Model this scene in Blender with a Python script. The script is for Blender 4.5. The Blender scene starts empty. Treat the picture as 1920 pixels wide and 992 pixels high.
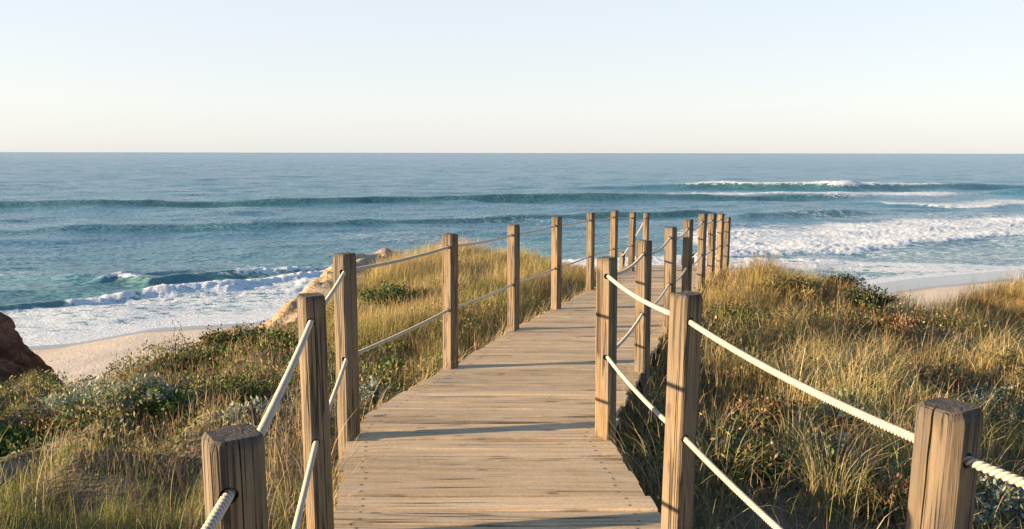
import bpy, bmesh, math, random
import numpy as np
from mathutils import Vector, Matrix
random.seed(7); RNG = np.random.default_rng(11)
SC = bpy.context.scene
COL = SC.collection

# ------------------------------------------------------------------ camera, sky, sun, exposure
F = 1500.0; TH = math.atan(209.5/F); SEA = -12.0
cd = bpy.data.cameras.new('camera'); cam = bpy.data.objects.new('camera', cd); COL.objects.link(cam)
cd.lens = F/1920*36; cd.sensor_width = 36; cd.clip_start = 0.05; cd.clip_end = 90000
cam.rotation_mode = 'XYZ'
cam.matrix_world = Matrix.Rotation(math.pi/2-TH, 4, 'X') @ Matrix.Rotation(math.radians(0.09), 4, 'Z')
SC.camera = cam
SUN_EL = math.radians(9.6); SUN_B = math.radians(9)          # sun to the left, a little behind the camera
SDIR = Vector((-math.cos(SUN_B)*math.cos(SUN_EL), -math.sin(SUN_B)*math.cos(SUN_EL), math.sin(SUN_EL)))
W = bpy.data.worlds.new('World'); SC.world = W; W.use_nodes = True
nt = W.node_tree; bg = nt.nodes['Background']
sky = nt.nodes.new('ShaderNodeTexSky'); sky.sky_type = 'NISHITA'; sky.sun_disc = False
sky.sun_elevation = SUN_EL; sky.sun_rotation = math.atan2(SDIR.x, SDIR.y)
sky.air_density = 1.0; sky.dust_density = 0.6; sky.ozone_density = 1.6
tcw = nt.nodes.new('ShaderNodeTexCoord'); sxw = nt.nodes.new('ShaderNodeSeparateXYZ'); nt.links.new(tcw.outputs['Generated'], sxw.inputs[0])
rw = nt.nodes.new('ShaderNodeValToRGB'); nt.links.new(sxw.outputs[2], rw.inputs[0]); ew = rw.color_ramp.elements
SKY_STOPS = [(0.0, (.56, .57, .595)), (.06, (.605, .605, .625)), (.18, (.56, .59, .63)), (.32, (.26, .38, .52)), (.6, (.10, .19, .34)), (1.0, (.05, .12, .26))]
while len(ew) < len(SKY_STOPS): ew.new(.5)
for q_, (p_, c_) in zip(ew, SKY_STOPS): q_.position = p_; q_.color = (*c_, 1)
m1w = nt.nodes.new('ShaderNodeVectorMath'); m1w.operation = 'SCALE'; m1w.inputs['Scale'].default_value = .12; nt.links.new(sky.outputs[0], m1w.inputs[0])
m2w = nt.nodes.new('ShaderNodeVectorMath'); m2w.operation = 'SCALE'; m2w.inputs["Scale"].default_value = 2.68; nt.links.new(rw.outputs[0], m2w.inputs[0])
m3w = nt.nodes.new('ShaderNodeVectorMath'); m3w.operation = 'ADD'; nt.links.new(m1w.outputs[0], m3w.inputs[0]); nt.links.new(m2w.outputs[0], m3w.inputs[1])
nt.links.new(m3w.outputs[0], bg.inputs[0]); bg.inputs[1].default_value = 0.15
sl = bpy.data.lights.new('sun', 'SUN'); sl.energy = 4.9; sl.angle = math.radians(0.55); sl.color = (1, .74, .46)
sun = bpy.data.objects.new('sun', sl); COL.objects.link(sun)
sun.rotation_euler = SDIR.to_track_quat('Z', 'Y').to_euler()
SC.view_settings.view_transform = 'Standard'; SC.view_settings.look = 'None'
SC.view_settings.exposure = 1.62; SC.view_settings.gamma = 1

# ------------------------------------------------------------------ helpers
def tan_below(py): return math.tan(math.atan((496-py)/F)-TH)          # height per metre forward for a picture row
def at(px, py, D):
    v = (496-py)/F
    return ((px-960)/F*D/(math.cos(TH)+v*math.sin(TH)), D, tan_below(py)*D)
def sea_at(px, py, z=SEA): return at(px, py, z/tan_below(py))
def link(name, me, mat=None, parent=None):
    o = bpy.data.objects.new(name, me); COL.objects.link(o)
    if mat:
        for m in (mat if isinstance(mat, (list, tuple)) else [mat]): me.materials.append(m)
    if parent: o.parent = parent
    return o
def tag(o, label=None, cat=None, group=None, kind=None):
    for k, v in (('label', label), ('category', cat), ('group', group), ('kind', kind)):
        if v: o[k] = v
    return o
def empty(name, loc, rz=0):
    o = bpy.data.objects.new(name, None); COL.objects.link(o); o.location = loc; o.rotation_euler = (0, 0, rz)
    o.empty_display_size = .2; return o
def mesh_np(name, V, Fq, nper=4, smooth=False):
    me = bpy.data.meshes.new(name)
    V = np.asarray(V, dtype=np.float32); Fq = np.asarray(Fq, dtype=np.int32)
    me.vertices.add(len(V)); me.vertices.foreach_set('co', V.ravel())
    me.loops.add(Fq.size); me.loops.foreach_set('vertex_index', Fq.ravel())
    me.polygons.add(len(Fq)); me.polygons.foreach_set('loop_start', np.arange(0, Fq.size, nper, dtype=np.int32))
    me.polygons.foreach_set('loop_total', np.full(len(Fq), nper, dtype=np.int32))
    me.polygons.foreach_set('use_smooth', np.full(len(Fq), smooth, dtype=bool))
    me.update(calc_edges=True); return me
def attr_f(me, name, a):
    at_ = me.attributes.new(name, 'FLOAT', 'POINT'); at_.data.foreach_set('value', np.asarray(a, dtype=np.float32).ravel())
def attr_c(me, name, a):
    a = np.asarray(a, dtype=np.float32)
    if a.shape[1] == 3: a = np.hstack([a, np.ones((len(a), 1), np.float32)])
    at_ = me.attributes.new(name, 'FLOAT_COLOR', 'POINT'); at_.data.foreach_set('color', a.ravel())
def _h(ix, iy, s):
    n = (ix.astype(np.int64)*374761393 + iy.astype(np.int64)*668265263 + s*982451653) & 0x7fffffff
    n = ((n ^ (n >> 13))*1274126177) & 0x7fffffff
    return ((n ^ (n >> 16)) & 0xffff)/65535.0
def vnoise(x, y, s=0):
    x = np.asarray(x, float); y = np.asarray(y, float)
    ix = np.floor(x); iy = np.floor(y); fx = x-ix; fy = y-iy
    fx = fx*fx*(3-2*fx); fy = fy*fy*(3-2*fy); ix = ix.astype(np.int64); iy = iy.astype(np.int64)
    a = _h(ix, iy, s); b = _h(ix+1, iy, s); c = _h(ix, iy+1, s); d = _h(ix+1, iy+1, s)
    return (a*(1-fx)+b*fx)*(1-fy)+(c*(1-fx)+d*fx)*fy
def fbm(x, y, s=0, o=4):
    r = 0; a = .5; t = 0
    for k in range(o):
        r = r+a*vnoise(x*2**k+k*17.3, y*2**k-k*9.1, s+k); t += a; a *= .5
    return r/t
def sstep(a, b, x):
    t = np.clip((x-a)/(b-a), 0, 1); return t*t*(3-2*t)

# ------------------------------------------------------------------ node helpers
class NM:
    def __init__(s, name):
        s.m = bpy.data.materials.new(name); s.m.use_nodes = True; s.t = s.m.node_tree
        s.p = s.t.nodes['Principled BSDF']; s.out = s.t.nodes['Material Output']
    def n(s, typ, **kw):
        x = s.t.nodes.new(typ)
        for k, v in kw.items():
            if k.startswith('i_'): x.inputs[k[2:].replace('_', ' ')].default_value = v
            else: setattr(x, k, v)
        return x
    def l(s, a, b): s.t.links.new(a, b)
    def coord(s, scale=(1, 1, 1), kind='Object', rot=(0, 0, 0)):
        tc = s.n('ShaderNodeTexCoord'); mp = s.n('ShaderNodeMapping')
        mp.inputs['Scale'].default_value = scale; mp.inputs['Rotation'].default_value = rot
        s.l(tc.outputs[kind], mp.inputs[0]); return mp.outputs[0]
    def noise(s, vec, scale, detail=4, rough=.55, dist=0):
        x = s.n('ShaderNodeTexNoise'); x.inputs['Scale'].default_value = scale; x.inputs['Detail'].default_value = detail
        x.inputs['Roughness'].default_value = rough; x.inputs['Distortion'].default_value = dist
        s.l(vec, x.inputs['Vector']); return x.outputs['Fac']
    def ramp(s, fac, stops):
        x = s.n('ShaderNodeValToRGB'); e = x.color_ramp.elements
        while len(e) < len(stops): e.new(.5)
        for q, (p, c) in zip(e, stops):
            q.position = p; q.color = (c, c, c, 1) if isinstance(c, (int, float)) else (*c, 1)
        s.l(fac, x.inputs[0]); return x.outputs[0]
    def mix(s, fac, a, b, blend='MIX'):
        x = s.n('ShaderNodeMix', data_type='RGBA', blend_type=blend)
        for k, v in ((0, fac), (6, a), (7, b)):
            if isinstance(v, (int, float)): x.inputs[k].default_value = v
            elif isinstance(v, tuple): x.inputs[k].default_value = (*v, 1)
            else: s.l(v, x.inputs[k])
        return x.outputs[2]
    def math(s, op, a, b=0, c=0, clamp=False):
        x = s.n('ShaderNodeMath', operation=op, use_clamp=clamp)
        for k, v in enumerate((a, b, c)):
            if isinstance(v, (int, float)): x.inputs[k].default_value = v
            else: s.l(v, x.inputs[k])
        return x.outputs[0]
    def attr(s, name, out='Fac'): return s.n('ShaderNodeAttribute', attribute_name=name).outputs[out]
    def bump(s, h, dist=.01, strength=1, prev=None):
        x = s.n('ShaderNodeBump'); x.inputs['Distance'].default_value = dist; x.inputs['Strength'].default_value = strength
        s.l(h, x.inputs['Height'])
        if prev: s.l(prev, x.inputs['Normal'])
        return x.outputs[0]
    def setc(s, **kw):
        for k, v in kw.items():
            k = k.replace('_', ' ')
            if isinstance(v, (int, float)): s.p.inputs[k].default_value = v
            elif isinstance(v, tuple): s.p.inputs[k].default_value = (*v, 1) if len(v) == 3 else v
            else: s.l(v, s.p.inputs[k])
        return s.m

# wood of the posts: grain runs along z
def wood_post():
    k = NM('weathered_post_wood')
    inf = k.n('ShaderNodeObjectInfo')
    tc = k.n('ShaderNodeTexCoord'); add = k.n('ShaderNodeVectorMath', operation='ADD')
    sc = k.n('ShaderNodeVectorMath', operation='SCALE'); cv = k.n('ShaderNodeCombineXYZ')
    k.l(inf.outputs['Random'], cv.inputs[0]); k.l(inf.outputs['Random'], cv.inputs[1]); k.l(inf.outputs['Random'], cv.inputs[2])
    k.l(cv.outputs[0], sc.inputs[0]); sc.inputs['Scale'].default_value = 37
    k.l(tc.outputs['Object'], add.inputs[0]); k.l(sc.outputs[0], add.inputs[1])
    def mp(s_):
        m = k.n('ShaderNodeMapping'); m.inputs['Scale'].default_value = s_; k.l(add.outputs[0], m.inputs[0]); return m.outputs[0]
    fine = k.noise(mp((130, 130, 5.0)), 1, 5, .7, .6)
    med = k.noise(mp((26, 26, 2.4)), 1, 5, .65, 1.6)
    big = k.noise(mp((7, 7, 2.6)), 1, 5, .7)
    c = k.ramp(med, [(.25, (.10, .065, .032)), (.45, (.215, .148, .078)), (.62, (.29, .205, .11)), (.8, (.37, .275, .16))])
    g = k.ramp(fine, [(.25, .6), (.5, .95), (.75, 1.1)])
    c = k.mix(1.0, c, g, 'MULTIPLY')
    grey = k.mix(k.ramp(big, [(.36, 0.05), (.58, .85)]), c, k.mix(1.0, (.185, .155, .118), g, 'MULTIPLY'))
    crk = k.noise(mp((55, 55, .9)), 1, 2, .4, .3)
    crack = k.ramp(k.math('ABSOLUTE', k.math('SUBTRACT', crk, .5)), [(0, 1), (.018, .8), (.05, 0)])
    cmask = k.math('MULTIPLY', crack, k.ramp(k.noise(mp((12, 12, 2.2)), 1, 2), [(.42, 0), (.5, 1)]))
    vr = k.n('ShaderNodeTexWhiteNoise', noise_dimensions='1D'); k.l(inf.outputs['Random'], vr.inputs['W'])
    grey = k.mix(1.0, grey, k.ramp(vr.outputs['Value'], [(0, (.72, .72, .74)), (.5, (.98, .95, .9)), (1, (1.15, 1.08, .98))]), 'MULTIPLY')
    col = k.mix(cmask, grey, (.035, .026, .018))
    # dark stained upper end and knots
    vo = k.n('ShaderNodeTexVoronoi'); k.l(mp((9, 9, 3.2)), vo.inputs['Vector']); vo.inputs['Scale'].default_value = 1
    knot = k.ramp(vo.outputs['Distance'], [(.06, 1), (.13, 0)])
    col = k.mix(k.math('MULTIPLY', knot, .75), col, (.1, .055, .03))
    top = k.attr('stain')
    st = k.math('MULTIPLY', top, k.ramp(k.noise(mp((60, 60, 12)), 1, 4), [(.3, .6), (.55, 1)]))
    col = k.mix(st, col, (.07, .058, .046))
    h = k.math('ADD', k.math('MULTIPLY', fine, .5), k.math('MULTIPLY', cmask, -1.3))
    b = k.bump(h, .004, .9); b = k.bump(med, .006, .6, b)
    return k.setc(Base_Color=col, Roughness=.82, Normal=b)
def wood_deck():
    k = NM('weathered_deck_boards')
    bid = k.attr('board'); geo = k.n('ShaderNodeNewGeometry'); cv = k.n('ShaderNodeCombineXYZ')
    k.l(k.math('MULTIPLY', bid, 13.7), cv.inputs[0]); k.l(k.math('MULTIPLY', bid, 3.1), cv.inputs[2])
    add = k.n('ShaderNodeVectorMath', operation='ADD'); k.l(geo.outputs['Position'], add.inputs[0]); k.l(cv.outputs[0], add.inputs[1])
    def mp(s_, src=None):
        m = k.n('ShaderNodeMapping'); m.inputs['Scale'].default_value = s_; k.l(src or add.outputs[0], m.inputs[0]); return m.outputs[0]
    fine = k.noise(mp((2.2, 130, 130)), 1, 5, .65)
    med = k.noise(mp((.9, 32, 32)), 1, 4, .6, .5)
    big = k.noise(mp((1.1, 1.6, 1), geo.outputs['Position']), 1, 4, .6)
    c = k.ramp(med, [(.2, (.42, .295, .165)), (.45, (.58, .425, .25)), (.62, (.67, .505, .31)), (.8, (.72, .565, .36))])
    c = k.mix(1.0, c, k.ramp(fine, [(.25, .8), (.45, .98), (.75, 1.05)]), 'MULTIPLY')
    speck = k.noise(mp((70, 110, 70), geo.outputs['Position']), 1, 3, .6); c = k.mix(1.0, c, k.ramp(speck, [(.3, .78), (.5, 1.0), (.7, 1.12)]), 'MULTIPLY')
    tone = k.n('ShaderNodeTexWhiteNoise', noise_dimensions='1D'); k.l(bid, tone.inputs['W'])
    c = k.mix(1.0, c, k.ramp(tone.outputs['Value'], [(0, .72), (.5, .95), (1, 1.12)]), 'MULTIPLY')
    sand = k.noise(mp((5, 14, 5), geo.outputs['Position']), 1, 6, .7)
    c = k.mix(k.math('MULTIPLY', k.ramp(sand, [(.48, 0), (.62, .65)]), k.ramp(big, [(.35, .15), (.6, 1)])), c, (.55, .45, .33))
    crk = k.noise(mp((.55, 42, 42)), 1, 2, .4, .25)
    crack = k.ramp(k.math('ABSOLUTE', k.math('SUBTRACT', crk, .5)), [(0, 1), (.01, .6), (.024, 0)])
    cm = k.math('MULTIPLY', crack, k.ramp(k.noise(mp((1.6, 9, 9)), 1, 2), [(.45, 0), (.55, 1)]))
    c = k.mix(cm, c, (.06, .045, .03))
    vo = k.n('ShaderNodeTexVoronoi'); k.l(mp((2.6, 8, 8)), vo.inputs['Vector']); vo.inputs['Scale'].default_value = 1
    kn = k.ramp(vo.outputs['Distance'], [(.05, 1), (.1, 0)])
    c = k.mix(k.math('MULTIPLY', kn, .7), c, (.13, .075, .045))
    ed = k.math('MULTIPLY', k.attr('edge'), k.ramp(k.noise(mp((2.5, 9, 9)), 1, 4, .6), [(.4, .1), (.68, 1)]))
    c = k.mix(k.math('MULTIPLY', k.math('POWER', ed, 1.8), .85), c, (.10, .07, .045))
    du = k.math('SUBTRACT', k.attr('du'), .11); dv = k.math('SUBTRACT', k.math('ABSOLUTE', k.attr('dv')), .036)
    rr_ = k.math('SQRT', k.math('ADD', k.math('MULTIPLY', du, du), k.math('MULTIPLY', dv, dv)))
    rust = k.ramp(rr_, [(.004, .9), (.006, .45), (.013, 0)]); c = k.mix(rust, c, (.07, .045, .03))
    h = k.math('ADD', k.math('MULTIPLY', fine, .5), k.math('MULTIPLY', cm, -1.2))
    b = k.bump(h, .002, .7); b = k.bump(med, .0025, .5, b); b = k.bump(sand, .003, .5, b)
    return k.setc(Base_Color=c, Roughness=.85, Normal=b)
M_POST = wood_post(); M_DECK = wood_deck()
def simple(name, c1, c2, scale, rough=.9, dist=.004):
    k = NM(name); v = k.coord(kind='Object'); n = k.noise(v, scale, 5, .6)
    return k.setc(Base_Color=k.ramp(n, [(.3, c1), (.7, c2)]), Roughness=rough, Normal=k.bump(n, dist))
k = NM('pale_rope'); n = k.noise(k.coord(), 160, 4, .6); n2 = k.noise(k.coord(), 9, 4, .6)
c = k.mix(k.ramp(n, [(.3, 0), (.7, 1)]), (.56, .50, .41), (.68, .62, .52)); c = k.mix(k.ramp(n2, [(.45, 0), (.7, .4)]), c, (.36, .30, .22))
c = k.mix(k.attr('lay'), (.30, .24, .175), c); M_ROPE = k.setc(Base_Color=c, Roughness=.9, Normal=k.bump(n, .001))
M_BEAM = simple('dark_timber', (.08, .06, .045), (.17, .13, .09), 14)
M_STEM = simple('plant_stem', (.14, .09, .05), (.26, .18, .11), 60)
M_RUBBER = simple('hole_grommet', (.02, .018, .015), (.045, .04, .035), 80, .7, .0005)
def foliage(name, transl=.3, rough=.6):
    k = NM(name); c = k.attr('col', 'Color')
    k.setc(Base_Color=c, Roughness=rough); k.p.inputs['Specular IOR Level'].default_value = .25
    tr = k.n('ShaderNodeBsdfTranslucent'); k.l(c, tr.inputs[0]); mx = k.n('ShaderNodeMixShader'); mx.inputs[0].default_value = transl
    k.l(k.p.outputs[0], mx.inputs[1]); k.l(tr.outputs[0], mx.inputs[2]); k.l(mx.outputs[0], k.out.inputs[0]); return k.m
M_GRASS = foliage('grass_blades', .28); M_LEAF = foliage('shrub_leaves', .2)

# ------------------------------------------------------------------ deck profile and outline
DZ = np.array([(-2, -1.47), (0, -1.47), (1.4, -1.48), (3, -1.505), (4.2, -1.525), (5.8, -1.585), (7.4, -1.655), (8.5, -1.69), (10.2, -1.75), (11.7, -1.84), (13.24, -1.96), (14.7, -2.06), (20, -3.6)])
def deck_z(y): return np.interp(y, DZ[:, 0], DZ[:, 1])
def on_deck(px, py):
    D = 5.0
    for _ in range(40): D = .5*D+.5*float(deck_z(D))/tan_below(py)
    return at(px, py, D)
LE = [on_deck(*p) for p in [(638, 992), (649, 890), (660, 818), (676, 795), (735, 752), (790, 718), (850, 689), (905, 655), (960, 621), (1044, 577), (1107, 544), (1183, 508)]]
RE = [on_deck(*p) for p in [(1240, 992), (1190, 905), (1150, 850), (1122, 818)]]
LEy = np.array([-.5, .8]+[p[1] for p in LE]+[15.2]); LEx = np.array([.35, -.2]+[p[0] for p in LE]+[2.50])
RPOST_LINE = [(4.19, .53), (5.71, .91), (7.43, 1.43), (8.9, 1.92), (10.3, 2.41), (11.7, 2.89), (13.2, 3.41), (15.2, 4.0)]
REy = np.array([-.5, .8]+[p[1] for p in RE]+[4.45]+[q[0] for q in RPOST_LINE[1:]]); REx = np.array([1.9, 1.25]+[p[0] for p in RE]+[.56]+[q[1] for q in RPOST_LINE[1:]])
def dxl(y): return np.interp(y, LEy, LEx)
def dxr(y): return np.interp(y, REy, REx)

# ------------------------------------------------------------------ terrain
CP = np.array([(0, 0, -1.75), (0, 3, -1.82), (-.2, 5, -1.85), (.6, 8, -1.95), (1.3, 11, -2.1), (2.5, 14, -2.4), (3.1, 16, -2.9), (3.4, 18, -3.6),
 (-1.5, 1, -1.85), (-1.5, 3.5, -1.85), (-3, 2, -1.95), (-3, 4.5, -2.0), (-5, 5, -2.2), (-1.3, 5, -1.85), (-3, 7, -2.1), (-5, 7.5, -2.42), (-4, 9, -2.5), (-2, 7, -1.95),
 (-2.8, 9.8, -2.42), (-1, 8, -1.9), (-1.8, 10, -1.95), (-1.8, 12, -1.95), (-.5, 12, -1.92), (-1.5, 14.5, -1.95), (-.5, 14.5, -1.95), (.5, 15, -2.15), (1.2, 15.5, -2.35), (.5, 11, -2.02),
 (1.3, 3, -1.9), (1.5, 1, -1.85), (2.5, 3, -1.98), (4, 4, -2.05), (1.5, 5, -1.85), (2.2, 7, -1.85), (3, 9, -1.92), (3.6, 11, -1.95), (4.2, 13, -2.1),
 (4.5, 7, -2.05), (6, 6, -2.1), (4.6, 10.5, -2.05), (5.8, 11, -2.6), (6.8, 10.5, -2.74), (7.5, 11.3, -2.72), (6.2, 9, -2.4), (9.3, 12, -2.45), (8.6, 8, -2.2), (10, 12, -2.15), (14, 10, -1.9), (-7, 4, -2.3), (-9, 8, -2.7), (20, 5, -1.8), (-20, 4, -2.5), (0, -10, -1.7), (15, -8, -1.7), (-15, -8, -2.0), (-2.35, 13, -1.98)])
def _k(r2): return np.where(r2 > 1e-9, .5*r2*np.log(np.maximum(r2, 1e-12)), 0)
def _fit():
    n = len(CP); r2 = ((CP[:, None, :2]-CP[None, :, :2])**2).sum(-1)
    A = np.zeros((n+3, n+3)); A[:n, :n] = _k(r2)+np.eye(n)*.6; A[:n, n] = 1; A[:n, n+1:] = CP[:, :2]; A[n:, :n] = A[:n, n:].T
    b = np.zeros(n+3); b[:n] = CP[:, 2]; return np.linalg.solve(A, b)
WT = _fit()
EDGE = np.array([(-60, 9), (-9, 8.6), (-6.2, 8.9), (-5.0, 8.5), (-4.3, 9.0), (-3.5, 9.5), (-2.9, 9.9), (-2.5, 10.8), (-2.3, 12), (-2.35, 14.5), (-2.1, 15.6), (-.8, 16.1), (.6, 16.5), (1.8, 18), (2.6, 20), (4.2, 20), (4.4, 16.5), (5, 14.2), (5.8, 12.4), (6.8, 12.4), (7.6, 13.6), (10, 15), (14, 17), (30, 24), (60, 30), (60, -30), (-60, -30)], float)
def edge_dist(x, y):     # >0 outside the plateau
    x = np.asarray(x, float); y = np.asarray(y, float); d = np.full(x.shape, 1e9); inside = np.zeros(x.shape, bool)
    for i in range(len(EDGE)):
        a = EDGE[i]; b = EDGE[(i+1) % len(EDGE)]; ab = b-a
        t = np.clip(((x-a[0])*ab[0]+(y-a[1])*ab[1])/(ab@ab), 0, 1)
        d = np.minimum(d, np.hypot(x-a[0]-t*ab[0], y-a[1]-t*ab[1]))
        c = ((a[1] > y) != (b[1] > y)); xi = (b[0]-a[0])*(y-a[1])/(b[1]-a[1]+1e-12)+a[0]; inside ^= (c & (x < xi))
    return np.where(inside, -d, d)
def terrain(x, y):
    x = np.asarray(x, float); y = np.asarray(y, float); s = x.shape; xf = x.ravel(); yf = y.ravel(); z = WT[-3]+WT[-2]*xf+WT[-1]*yf
    for i in range(len(CP)): z = z+WT[i]*_k((xf-CP[i, 0])**2+(yf-CP[i, 1])**2)
    z = np.clip(z.reshape(s), -4.2, -1.5)
    hum = (fbm(x*.9, y*.9, 3, 4)-.5)*.36+(fbm(x*3.2, y*3.2, 8, 3)-.5)*.09
    hum = hum+(fbm(x*2.0, y*2.0, 15, 3)-.5)*.55*sstep(-1.2, -2.2, x)*(1-sstep(10, 11, y))
    hum = hum+(np.abs(fbm(x*1.5, y*1.5, 16, 2)-.5)-.1)*.9*sstep(1.5, 3, x)*(1-sstep(10.5, 12, y))
    near = sstep(.1, 1.0, np.maximum(dxl(y)-x, x-dxr(y))); near = np.where(y > 15.5, 1, near)
    z = z+hum*(.25+.75*near)
    under = (y < 15.2) & (x > dxl(y)-.25) & (x < dxr(y)+.25)
    z = np.where(under, np.minimum(z, deck_z(y)-.16), z)
    e = edge_dist(x, y)+(fbm(x*1.1, y*1.1, 21, 4)-.5)*.9
    rock = sstep(-1.7, -2.4, x)*sstep(9.3, 10.2, y)      # slope of the pale cliff on the left
    drop_r = np.where(e < .4, 0, .42*(e-.4)+.16*np.maximum(e-1.0, 0)**1.5)
    crag = (fbm(x*1.6+z, y*1.6, 31, 5)-.5)*.38*sstep(.2, 1.6, e)
    drop_g = .25*np.maximum(e, 0)+1.1*np.maximum(e-.7, 0)
    z = z-np.where(e > 0, rock*drop_r+(1-rock)*drop_g, 0)+rock*crag*.55
    z = z+rock*(.22*np.exp(-((e-.35)/.6)**2)*(.7+.6*vnoise(x*1.9, y*1.9, 33))+.13*sstep(-.05, .25, e)*(fbm(x*3.2+z, y*3.2, 34, 4)-.45)+.07*sstep(0, .3, e)*(np.abs(fbm(x*5, y*5, 35, 2)-.5)*2-.2))
    return np.maximum(z, -11.9)
def ray_ground(px, py):
    D = np.arange(2.0, 22, .02); p = at(px, py, D); hit = p[2] <= terrain(p[0], p[1]); i = int(np.argmax(hit)) if hit.any() else 500
    return (float(p[0][i]), float(p[1]if np.isscalar(p[1]) else p[1][i]), float(p[2][i]))
def ground(x, y): return float(terrain(np.array([float(x)]), np.array([float(y)]))[0])

def soil_mat():
    k = NM('dune_soil'); v = k.coord(kind='Object'); n = k.noise(v, 2.2, 6, .65); n2 = k.noise(v, 40, 4, .6)
    c = k.ramp(n, [(.3, (.07, .055, .035)), (.5, (.15, .115, .07)), (.68, (.30, .235, .155))])
    c = k.mix(.35, c, k.ramp(n2, [(.3, (.05, .045, .03)), (.7, (.28, .22, .14))]))
    return k.setc(Base_Color=c, Roughness=.95, Normal=k.bump(n2, .02))
def cliff_mat(name, red):
    k = NM(name); v = k.coord(kind='Object'); v2 = k.coord((.35, .35, 1.6), 'Object', (0, .25, 0))
    n = k.noise(v2, 2.6, 7, .65, .4); n2 = k.noise(v, 9, 6, .7); n3 = k.noise(v, 45, 4, .6)
    if red: c = k.ramp(n, [(.3, (.12, .058, .036)), (.5, (.24, .125, .075)), (.7, (.36, .21, .135))])
    else:
        c1 = k.ramp(n, [(.3, (.44, .20, .08)), (.48, (.58, .31, .14)), (.7, (.68, .44, .24))])
        c2 = k.ramp(n, [(.3, (.55, .41, .25)), (.5, (.72, .56, .38)), (.7, (.80, .66, .47))])
        sx = k.n('ShaderNodeSeparateXYZ'); k.l(k.n('ShaderNodeNewGeometry').outputs['Position'], sx.inputs[0])
        h = k.math('ADD', sx.outputs[2], k.math('MULTIPLY', n2, 1.0))
        mr = k.n('ShaderNodeMapRange'); k.l(h, mr.inputs[0]); mr.inputs[1].default_value = -2.1; mr.inputs[2].default_value = -1.55
        c = k.mix(mr.outputs[0], c1, c2)
    c = k.mix(1.0, c, k.ramp(n2, [(.3, .62), (.5, 1.0), (.8, 1.12)]), 'MULTIPLY')
    vv = k.n('ShaderNodeTexVoronoi', feature='DISTANCE_TO_EDGE'); vv.inputs['Scale'].default_value = 3.2
    wv = k.n('ShaderNodeVectorMath', operation='ADD'); wn = k.n('ShaderNodeTexNoise'); wn.inputs['Scale'].default_value = 2.5; wn.inputs['Detail'].default_value = 5; k.l(v2, wv.inputs[0]); k.l(wn.outputs['Color'], wv.inputs[1]); k.l(v, wn.inputs['Vector']); k.l(wv.outputs[0], vv.inputs['Vector'])
    ck = k.ramp(vv.outputs['Distance'], [(0, 0), (.05, .75), (.12, 1)]); c = k.mix(k.math('MULTIPLY', k.math('SUBTRACT', 1, ck), .6), c, k.mix(.5, c, (.10, .055, .03)))
    b = k.bump(n, .25, .6); b = k.bump(ck, .06, .8, b); b = k.bump(n2, .16, 1, b); b = k.bump(n3, .02, .8, b)
    return k.setc(Base_Color=c, Roughness=.95, Normal=b)
M_SOIL = soil_mat(); M_CLIFF = cliff_mat('orange_and_cream_cliff', False); M_RED = cliff_mat('red_rock', True)

xs = np.concatenate([np.arange(-40, -9, 1.2), np.arange(-9, 13, .07), np.arange(13, 60, 1.2)])
ys = np.concatenate([np.arange(-8, 1, .6), np.arange(1, 19.5, .07), np.arange(19.5, 45, .8)])
GX, GY = np.meshgrid(xs, ys); GZ = terrain(GX, GY)
ny, nx = GX.shape; idx = np.arange(ny*nx).reshape(ny, nx)
V = np.stack([GX.ravel(), GY.ravel(), GZ.ravel()], 1)
Q = np.stack([idx[:-1, :-1], idx[:-1, 1:], idx[1:, 1:], idx[1:, :-1]], -1).reshape(-1, 4)
cx = V[Q][:, :, 0].mean(1); cy = V[Q][:, :, 1].mean(1)
isr = (edge_dist(cx, cy)+(fbm(cx*1.3, cy*1.3, 77, 3)-.5)*.7 > .0) & (cy > 9.4)
low = V[Q][:, :, 2].max(1) < -11.85; isr &= ~low
def sub(Qs):
    u, inv = np.unique(Qs, return_inverse=True); return V[u], inv.reshape(Qs.shape)
v_, q_ = sub(Q[~isr & ~low]); tag(link('ground', mesh_np('ground', v_, q_, 4, True), M_SOIL), kind='structure')
v_, q_ = sub(Q[isr]); tag(link('cliff', mesh_np('cliff', v_, q_, 4, True), M_CLIFF), kind='structure')

# red rock standing at the left edge
def red_rock():
    nu, nv = 300, 220; c0 = np.array(at(-128, 700, 9.3)); 
    u = np.linspace(0, 2*np.pi, nu, endpoint=False); v = np.linspace(0, 1, nv)
    U, Vv = np.meshgrid(u, v)
    zt = -1.80; zb = -7.0; z = zb+(zt-zb)*Vv
    r = 1.05+.62*(1-Vv)**.8*3.0
    r = r*np.sqrt(np.clip(1-(Vv**7), 0, 1))
    n1 = fbm(U*2.2+3*np.sin(U), z*1.1, 50, 5)-.5; n1 = n1*(.5-.5*np.cos(np.minimum(U, 2*np.pi-U)*2).clip(-1, 1)*0)
    ca, sa = np.cos(U), np.sin(U)
    nn = (fbm(ca*1.7+9+z*.5, sa*1.7+z*.9, 51, 5)-.5)*1.2+(fbm(ca*5+z*2, sa*5+z*3, 52, 4)-.5)*.35
    r = r*(1+.30*nn+.10*(fbm(ca*11+z*5, sa*11+z*7, 53, 4)-.5)-.07*(1-np.abs(2*fbm(ca*4+z*1.5, sa*4+z*2.5, 54, 3)-1))**4)
    P = np.stack([c0[0]-.75+r*ca*.95, 10.0+r*sa, z+nn*.18], -1).reshape(-1, 3)
    idx = np.arange(nu*nv).reshape(nv, nu)
    Q = np.stack([idx[:-1], np.roll(idx, -1, 1)[:-1], np.roll(idx, -1, 1)[1:], idx[1:]], -1).reshape(-1, 4)
    o = link('rock_outcrop', mesh_np('rock_outcrop', P, Q, 4, True), M_RED)
    tag(o, 'dark red rock outcrop in shadow at the left edge above the beach', 'rock')
red_rock()

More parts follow.
